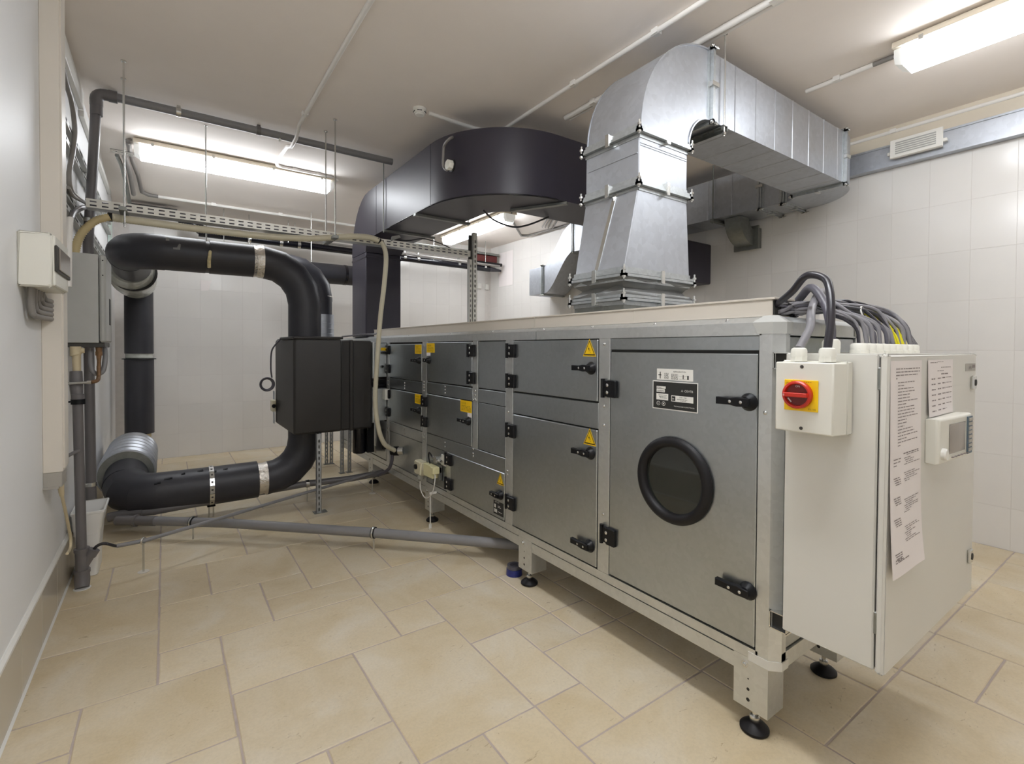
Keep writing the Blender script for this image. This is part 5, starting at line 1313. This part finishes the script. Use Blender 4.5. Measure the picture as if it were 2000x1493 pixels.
# two-sided slotted post behind the unit carrying the black duct
ps = thing('support_post', 'tall slotted steel post behind the unit reaching up to the black duct', 'post', (2.56, 4.32, 0))
slotted(ps, 'channel', 2.575, 4.30, 0, 2.625, .045, .04, m='traysteel'); slotted(ps, 'channel', 2.530, 4.31, 0, 2.35, .036, .04, m='traysteel')
build('slot_shade', MB().box(2.515, 2.598, 4.332, 4.336, 0, 2.60), 'shade', ps)  # dark sheet added as shade behind the post slots

# ================================================================== PIPES AT THE FAR WALL
fp = thing('far_pipes', 'pair of glossy black pipes running along the far wall under the ceiling', 'pipe', (.35, 7.4, 2.9))
pa = Vector((.36, 7.4, 2.905)); 
build('lower_pipe', MB().tube([(.36, 7.4, 2.90), (1.8, 7.4, 2.895), (4.72, 7.4, 2.865)], .050, 18), 'blackgloss', fp, smooth=60)
build('end_bend', MB().tube([(.62, 7.4, 2.90), (.40, 7.4, 2.93), (.30, 7.4, 3.0), (.15, 7.4, 3.02)], [.052, .066, .062, .055], 18), 'blackgloss', fp, smooth=60)
build('upper_pipe', MB().tube([(.72, 7.33, 2.965), (4.9, 7.33, 2.925)], .018, 10), 'conduitgrey', fp, smooth=60)
build('cut_end', MB().tube([(4.72, 7.4, 2.865), (4.97, 7.4, 2.855)], [.05, .02], 10), 'foam', fp)
for x in (.93, 1.32, 1.55, 3.12, 3.35, 4.1, 4.62):
    build('pipe_clip', MB().tube([(x-.02, 7.4, 2.895), (x+.02, 7.4, 2.895)], .057, 14).box(x-.008, x+.008, 7.37, 7.43, 2.93, 2.99), 'bright', fp)
for x, y in ((.62, 7.2), (.92, 7.33), (1.40, 7.33), (1.50, 7.4), (3.6, 7.33), (4.6, 7.33)):
    build('hanger_rod', MB().cyl((x, y, 2.60 if x < 1 else 2.9), (x, y, 3.2 if x < 2 else H), .006, 8), 'bright', fp)
rb = thing('red_pipe', 'red painted pipe with a dark strip high in the far left corner', 'pipe', (-.35, 7.5, 3.1))
build('red_length', MB().cbox(-.36, .06, 7.45, 7.55, 3.07, 3.15, .01), 'redpaint', rb); build('dark_strip', MB().cbox(-.34, .14, 7.40, 7.50, 3.125, 3.16, .006), 'shade', rb); build('pipe_end', MB().cbox(-.375, -.355, 7.45, 7.55, 3.09, 3.15, .004), 'lamphouse', rb)
rb = thing('red_box', 'red painted box between pipe ends in the far right corner', 'box', (4.6, 7.5, 3.0))
build('casing', MB().cbox(4.45, 4.93, 7.46, 7.60, 3.0, 3.115, .006), 'redpaint', rb); build('dark_edge', MB().cbox(3.0, 4.97, 7.44, 7.62, 3.125, 3.165, .004), 'galvdark', rb)
build('pipe_stub', MB().tube([(4.45, 7.35, 2.95), (4.95, 7.35, 2.95)], .03, 12), 'black', rb)
for nm, lab, pts in (('wall_sheet', 'small white sheet taped on the far wall below the upper black pipe', [(.402,YF-.006,2.352),(.402,YF-.006,2.205),(.49,YF-.006,2.215),(.53,YF-.006,2.352)]),):
    tag(build(nm, MB().prism([Vector(p) for p in pts], (0,-.002,0)), 'paper', loc=pts[0]), lab, 'paper')
for y0, y1, lab in ((7.30, 7.52, 'white sheet on the right wall at the far corner, the one nearer the corner'), (7.08, 7.295, 'white sheet on the right wall at the far corner, the one farther from the corner')):
    tag(build('wall_sheet', MB().prism([(XR-.006,y0,2.58),(XR-.006,y1,2.58),(XR-.006,y1,3.19),(XR-.006,y0,3.19)], (-.002,0,0)), 'paper', loc=(XR, y0, 2.6)), lab, 'paper')
ou = at(956, 556, y=YF)
build('wall_socket', MB().cbox(4.72, 4.80, YF-.04, YF-.004, 2.56, 2.66, .004), 'white', label='small white wall socket near the far corner, left one', cat='socket', loc=(4.76, YF, 2.6))
build('wall_socket', MB().cbox(4.89, 4.96, YF-.04, YF-.004, 2.55, 2.65, .004), 'white', label='small white wall socket right in the far corner', cat='socket', loc=(4.92, YF, 2.6))

# ================================================================== CEILING CONDUITS, DETECTOR, EMERGENCY LIGHT
def conduit(label, pts, r=.0155, m='conduit', clips=(), name='ceiling_conduit', sp=False):
    pts = [Vector(p) for p in pts]
    t = thing(name, label, 'conduit', pts[0])
    build('run', MB().tube(spline(pts, 5) if sp else pts, r, 10), m, t, smooth=60)
    for c in clips:
        c = Vector(c); build('clip', MB().obox(c + Z*.002, X*(r+.006), Y*(r+.006), Z*(r+.001)), 'conduit' if m == 'conduit' else m, t)
    return t
zc = H - .017
conduit('white conduit along the ceiling bending down to the batten over the upper black pipe', [(.90, YB, zc), (.915, 3.2, zc), (.93, 4.42, zc), (.935, 4.56, zc-.060), (.94, 4.78, zc-.060), (.938, 4.95, zc), (.925, 5.40, zc), (.95, 5.52, zc), (1.0, 5.545, zc), (1.35, 5.545, zc), (1.50, 5.56, zc), (1.58, 5.62, zc)], clips=((.925, 4.18, zc), (1.12, 5.545, zc), (1.36, 5.545, zc)))
sm = thing('smoke_detector', 'round white smoke detector on the ceiling', 'smoke detector', (1.645, 3.60, H))
build('base', MB().lathe((1.645, 3.60, H), -Z, [(.052,0),(.052,.014),(.050,.018)], 32), 'white', sm)
build('chamber', MB().lathe((1.645, 3.60, H-.018), -Z, [(.047,0),(.047,.012),(.040,.022),(.034,.024),(.032,.034),(.018,.040),(0,.041)], 32), 'white', sm)
mb = MB()
for k in range(5):
    a = 2*PI*k/5 + .5; mb.obox((1.645+.0455*math.cos(a), 3.60+.0455*math.sin(a), H-.030), Vector((-math.sin(a), math.cos(a), 0))*.018, Vector((math.cos(a), math.sin(a), 0))*.003, Z*.0022)
build('vent_slot', mb, 'seam', sm, kind='stuff')
d1 = [at(838,221,z=zc), at(900,242,z=zc), at(950,257,z=zc), at(962,258,z=zc), at(985,252,z=zc), at(1050,208,z=zc), at(1340,0,z=zc)]
d1[-1] = Vector((d1[-2].x+.02, YB, zc)); d1[-2].x = (d1[-2].x + d1[-3].x)/2
conduit('thin white conduit from the smoke detector past the curved duct and along the ceiling', d1, clips=(d1[3], (d1[-2].x+.002, 2.6, zc), (d1[-2].x+.01, 1.9, zc)))
x3 = at(1400, 62, z=zc).x
conduit('thicker of the two white conduits vanishing behind the galvanised elbow', [(x3, YB, zc), (x3, 3.02, zc)], r=.020, clips=((x3, 2.7, zc), (x3, 1.35, zc)))
conduit('thin white conduit beside the thicker one over the galvanised elbow', [(x3+.05, YB, zc), (x3+.05, 3.02, zc)], r=.010)
xr = 3.78
conduit('white conduit from the galvanised duct to the corner batten', [(xr, 1.70, zc), (xr, 1.29, zc)], clips=((xr, 1.50, zc),))
conduit('grey conduit end entering the corner batten', [(xr, 1.29, zc), (xr, 1.17, zc)], r=.0145, m='conduitgrey')
conduit('white conduit in the corner over the steel beam on the right', [(XR-.03, YB, 3.285), (XR-.03, 2.4, 3.285)], r=.015, clips=((XR-.03, 1.55, 3.285),))
conduit('white conduit across the room where the ceiling starts to slope', [(-.05, 7.06, 3.195), (2.7, 7.06, 3.195)], r=.018, clips=((.50, 7.06, 3.195), (1.25, 7.06, 3.195)))
conduit('grey conduit coming down the slope beside the left batten', [(-.26, 5.66, 3.30), (-.25, 6.2, 3.29), (-.22, 6.6, 3.27), (-.20, 6.98, 3.20), (-.14, 7.06, 3.195), (-.05, 7.06, 3.195)], r=.019, m='conduitgrey')
conduit('grey U-shaped conduit end at the left tip of the batten', [(-.24, 5.62, zc), (-.265, 5.66, zc), (-.26, 5.72, zc)], r=.014, m='conduitgrey')
conduit('grey conduit slanting on the ceiling behind the curved duct', [(3.75, 5.45, zc), (4.02, 5.75, zc), (4.80, 6.55, zc), (4.90, 6.5, zc), (4.97, 5.2, zc)], r=.016, m='conduitgrey', clips=((4.02, 5.75, zc),))
for i, dx in enumerate((0, .05, .10, .17)):
    conduit(['first', 'second', 'third', 'fourth'][i] + ' from the left of the thin grey conduits above the S-shaped duct', [(4.25+dx, 5.1, zc), (4.72+dx*1.2, 5.9, zc)], r=.010, m='conduitgrey')
q = [at(945,412,z=2.62), at(965,430,z=2.58), at(1000,443,z=2.52), at(1030,440,z=2.54), at(1072,424,z=2.62)]
tag(build('black_cable', MB().tube(spline(q, 6), .008, 8), 'cableblack', loc=q[0], smooth=60), 'black cable sagging in the opening under the curved duct', 'cable')
q = [at(765,470,y=4.35), at(800,470,y=4.35), at(830,467,y=4.35), at(870,480,y=4.5), at(900,500,y=4.35)]
tag(build('black_cable', MB().tube(spline(q, 6), .006, 8), 'cableblack', loc=q[0], smooth=60), 'thin black cable curving over the right part of the tray', 'cable')
q = at(772, 465, y=4.28)
tag(build('grey_tape_strip', MB().prism([at(763,472,y=4.28), at(765,462,y=4.28), at(780,459,y=4.28), at(783,464,y=4.28), at(772,468,y=4.28)], (0,.004,0)), 'tapegrey', loc=q), 'curled scrap of grey tape on the tray beside the hose', 'tape')
# suspended track at the left end of the batten
sk = thing('mounting_rail', 'short dark slotted rail with a hanging arm at the left tip of the batten', 'rail', (-.3, 5.9, 3.28))
build('rail', MB().sheet((-.40, 5.86, 3.235), X, Z, .28, .04, [(.02+.05*k, .05+.05*k, .014, .026) for k in range(5)]).box(-.40, -.12, 5.86, 5.92, 3.272, 3.276), 'bright', sk, smooth=0)
build('arm', MB().tube(spline([(-.355, 5.95, 3.25), (-.33, 6.3, 3.22), (-.32, 6.8, 3.14), (-.315, 7.1, 3.08)], 5), .018, 8), 'galvdark', sk, smooth=60)
build('arm', MB().tube(spline([(-.30, 5.95, 3.25), (-.28, 6.4, 3.23), (-.27, 6.9, 3.14)], 5), .022, 8), 'conduitgrey', sk, smooth=60)
em = thing('emergency_light', 'small white emergency light with a grey louvre on the steel beam', 'emergency light', (4.90, 1.37, 3.03))
ex = 4.885
build('frame', MB().loft([[(XR-.076, 1.215, 3.035), (XR-.076, 1.525, 3.035), (XR-.076, 1.525, 3.165), (XR-.076, 1.215, 3.165)][::-1], [(ex, 1.20, 3.025), (ex, 1.54, 3.025), (ex, 1.54, 3.175), (ex, 1.20, 3.175)][::-1], [(ex-.012, 1.205, 3.030), (ex-.012, 1.535, 3.030), (ex-.012, 1.535, 3.170), (ex-.012, 1.205, 3.170)][::-1]]), 'white', em, smooth=0)
for k in range(6): build('louvre_slat', MB().cbox(ex-.016, ex-.011, 1.24, 1.50, 3.052+.017*k, 3.062+.017*k, .001), 'louvre', em)
for y in (1.19, 1.545): build('lug', MB().cbox(ex, ex+.025, y-.012, y+.014, 3.06, 3.085, .003), 'white', em)

# ================================================================== ON THE FLOOR
def pipe_stand(label, x, y, z, r, h=None):
    t = thing('pipe_stand', label, 'pipe stand', (x, y, 0))
    build('stem', MB().cyl((x, y, 0), (x, y, z-r), .006, 8), 'bright', t)
    build('ring', MB().tube([Vector((x, y, z)) + Vector((math.cos(a)*.55, 0, 0)) * 0 + Vector((math.cos(a)*(r+.004)*.7, math.cos(a)*(r+.004)*.7, math.sin(a)*(r+.004))) for a in [2*PI*k/18 for k in range(19)]], .007, 8), 'bright', t, smooth=60)
    build('floor_seal', MB().cyl((x, y, 0), (x, y, .0025), .032, 20), 'cream', t)
    return t
f1 = [(-.30, 4.76, .13), (-.22, 4.70, .13), (-.07, 4.594, .13), (.367, 4.239, .13), (1.216, 3.421, .13), (1.90, 2.735, .12), (2.25, 2.38, .12)]
fpz = thing('floor_pipe', 'long grey plastic pipe running diagonally across the floor under the unit', 'pipe', f1[0])
build('run', MB().tube(f1[2:], .034, 24), 'pvc', fpz, smooth=60)
build('socket', MB().tube([f1[0], (-.24, 4.72, .13), (-.18, 4.675, .13), (-.06, 4.585, .13)], [.036, .036, .034, .037], 24).tube([(-.19, 4.68, .13), (-.175, 4.67, .13)], .045, 20), 'pvcdark', fpz, smooth=40)
for (x, y, z) in ((.17, 4.40, .13), (1.216, 3.421, .13)):
    d = Vector((.72, -.69, 0)).normalized()
    build('rubber_band', MB().tube([Vector((x, y, z))-d*.012, Vector((x, y, z))+d*.012], .040, 20), 'black', fpz); build('clamp', MB().tube([Vector((x, y, z))-d*.006, Vector((x, y, z))+d*.006], .042, 20).cyl((x, y, z-.035), (x, y, 0), .006, 8), 'bright', fpz)
f2 = [(-.22, 4.86, .11), (-.02, 4.72, .15), (.18, 4.74, .15), (1.11, 4.954, .17), (1.60, 4.70, .20), (1.80, 4.55, .22)]
fq = thing('floor_pipe', 'dark grey pipe running from the left corner behind the strut to the far leg', 'pipe', f2[0])
q = [at(250,1003,z=.15), at(300,999,z=.15), at(430,975,z=.16), at(600,945,z=.17), at(680,936,z=.18), at(735,926,z=.19), at(765,918,z=.19)]
build('run', MB().tube(q, .030, 20), 'pvcdark', fq, smooth=60); build('socket', MB().tube([q[0]+Vector((-.12, .04,-.02)), q[0], q[0].lerp(q[1], .6)], .035, 20), 'pvcdark', fq, smooth=60)
build('saddle', MB().tube([q[3]-X*.015, q[3]+X*.015], .037, 18).cyl(q[3], (q[3].x, q[3].y, 0), .006, 8), 'bright', fq)
f3 = [at(228,1067,z=.2), at(280,1057,z=.2), at(440,1010,z=.2), at(600,962,z=.2), at(700,933,z=.2), at(735,922,z=.21)]
ft = thing('thin_pipe', 'thin grey conduit on small stands crossing over the long floor pipe', 'pipe', f3[0])
build('run', MB().tube(f3, .0125, 12), 'pvc', ft, smooth=60)
q = [(xd+.062, 3.9, .205), (xd+.085, 3.9, .232), (xd+.12, 3.905, .236), f3[0], f3[0].lerp(f3[1], .3)]
build('lead_in', MB().tube(spline(q, 6), .009, 10), 'cableblack', ft, smooth=60)
pipe_stand('small steel stand on a cream floor seal under the thin conduit, nearest the tub', f3[1].x, f3[1].y, .2, .013)
pipe_stand('small steel stand under the thin conduit beside the far foot of the unit', f3[5].x-.04, f3[5].y, .205, .013)
wr = thing('pipe_stand', 'white plastic rod standing in front of the third foot of the unit', 'pipe stand', (1.74, 3.60, .02))
build('stem', MB().cyl((1.745, 3.60, 0), (1.745, 3.60, .29), .0042, 8), 'white', wr); build('head', MB().cbox(1.738, 1.80, 3.595, 3.606, .272, .29, .002), 'white', wr); build('base', MB().cyl((1.745, 3.60, 0), (1.745, 3.60, .03), .012, 10), 'white', wr)
# sensors on the lower panel
gz = thing('gauge', 'ivory thermostat with a black knob on the low side panel', 'gauge', (1.80, 3.80, .40))
build('housing', MB().cbox(1.735, 1.802, 3.765, 3.895, .385, .498, .010), 'sensorivory', gz, bevel=.004); build('knob', MB().lathe((1.735, 3.85, .45), -X, [(.022,0),(.022,.012),(.017,.016),(0,.017)], 20), 'black', gz)
build('bulb', MB().lathe((1.76, 3.815, .385), -Z, [(.022,0),(.030,.015),(.028,.035),(.014,.05),(0,.052)], 16), 'clearbulb', gz, label='clear glass bulb')
dz = thing('dial_sensor', 'pale yellow differential pressure switch on the low side panel', 'sensor', (1.80, 3.60, .45))
build('housing', MB().cbox(1.725, 1.775, 3.53, 3.690, .415, .512, .004), 'dial', dz, bevel=.004); build('lug', MB().cbox(1.72, 1.80, 3.50, 3.56, .455, .51, .006), 'dial', dz); build('back_plate', MB().cbox(1.772, 1.801, 3.50, 3.68, .40, .53, .003), 'galvdark', dz)
vz = thing('valve_body', 'small chrome hose connector with bent tube above the pressure switch', 'valve', (1.80, 3.5, .56))
build('body', MB().cyl((1.80, 3.52, .565), (1.745, 3.52, .565), .028, 16).cyl((1.77, 3.46, .56), (1.77, 3.60, .57), .014, 12), 'bright', vz, smooth=50); build('tube', MB().tube(spline([(1.765, 3.60, .57), (1.76, 3.655, .60), (1.76, 3.66, .55), (1.765, 3.64, .50)], 6), .006, 8), 'blackgloss', vz, smooth=60)
build('plate', MB().cbox(1.790, 1.801, 3.425, 3.50, .525, .61, .002), 'boxwhite', vz)
q = [(1.755, 3.815, .335), (1.75, 3.80, .27), (1.745, 3.72, .225), (1.74, 3.64, .235), (1.74, 3.56, .29), (1.738, 3.515, .37), (1.74, 3.505, .44), (1.745, 3.53, .47)]
tag(build('white_cable', MB().tube(spline(q, 8), .0045, 8), 'white', loc=q[0], smooth=60), 'thin white cable looping between the thermostat and the pressure switch', 'cable')
# rolls of blue tape at the second foot
rt = thing('tape_rolls', 'stack of blue tape rolls on the floor beside the second foot', 'tape', (1.832, 2.555, 0))
for z0_, z1_, m, nm in ((0, .040, 'blue', 'blue_roll'), (.041, .062, 'cabledark', 'grey_roll')):
    r = .052 if m == 'blue' else .047
    build(nm, MB().lathe((1.832, 2.555, 0), Z, [(r*.62, z0_), (r, z0_), (r*.96, z1_), (r*.62, z1_), (r*.60, z0_+.004)], 32), m, rt)
# slotted angle lying over the far edge of the unit roof behind the cables
sa = thing('slotted_angle', 'short perforated steel angle behind the cable bundle', 'angle', (2.50, .955, 1.63))
build('angle', MB().sheet((2.30, .955, 1.640), X, Z, .48, .024, [(.02+.056*k, .045+.056*k, .008, .016) for k in range(8)]).box(2.30, 2.78, .955, .98, 1.663, 1.665), 'cream', sa, smooth=0)
build('foot', MB().box(2.32, 2.36, .957, .975, 1.574, 1.645), 'cream', sa)
q = [at(690,664,y=5.25), at(715,656,y=5.25), at(735,649,y=5.25), at(752,646,y=5.25)]
q = [(1.42, 4.9, 1.56), (1.62, 4.9, 1.585), (1.80, 5.0, 1.60), (1.86, 5.1, 1.655)]
tag(build('grey_cable', MB().tube(spline(q, 6), .008, 8), 'cablegrey', loc=q[0], smooth=60), 'grey cable lying from the black box to the end of the trunking', 'cable')
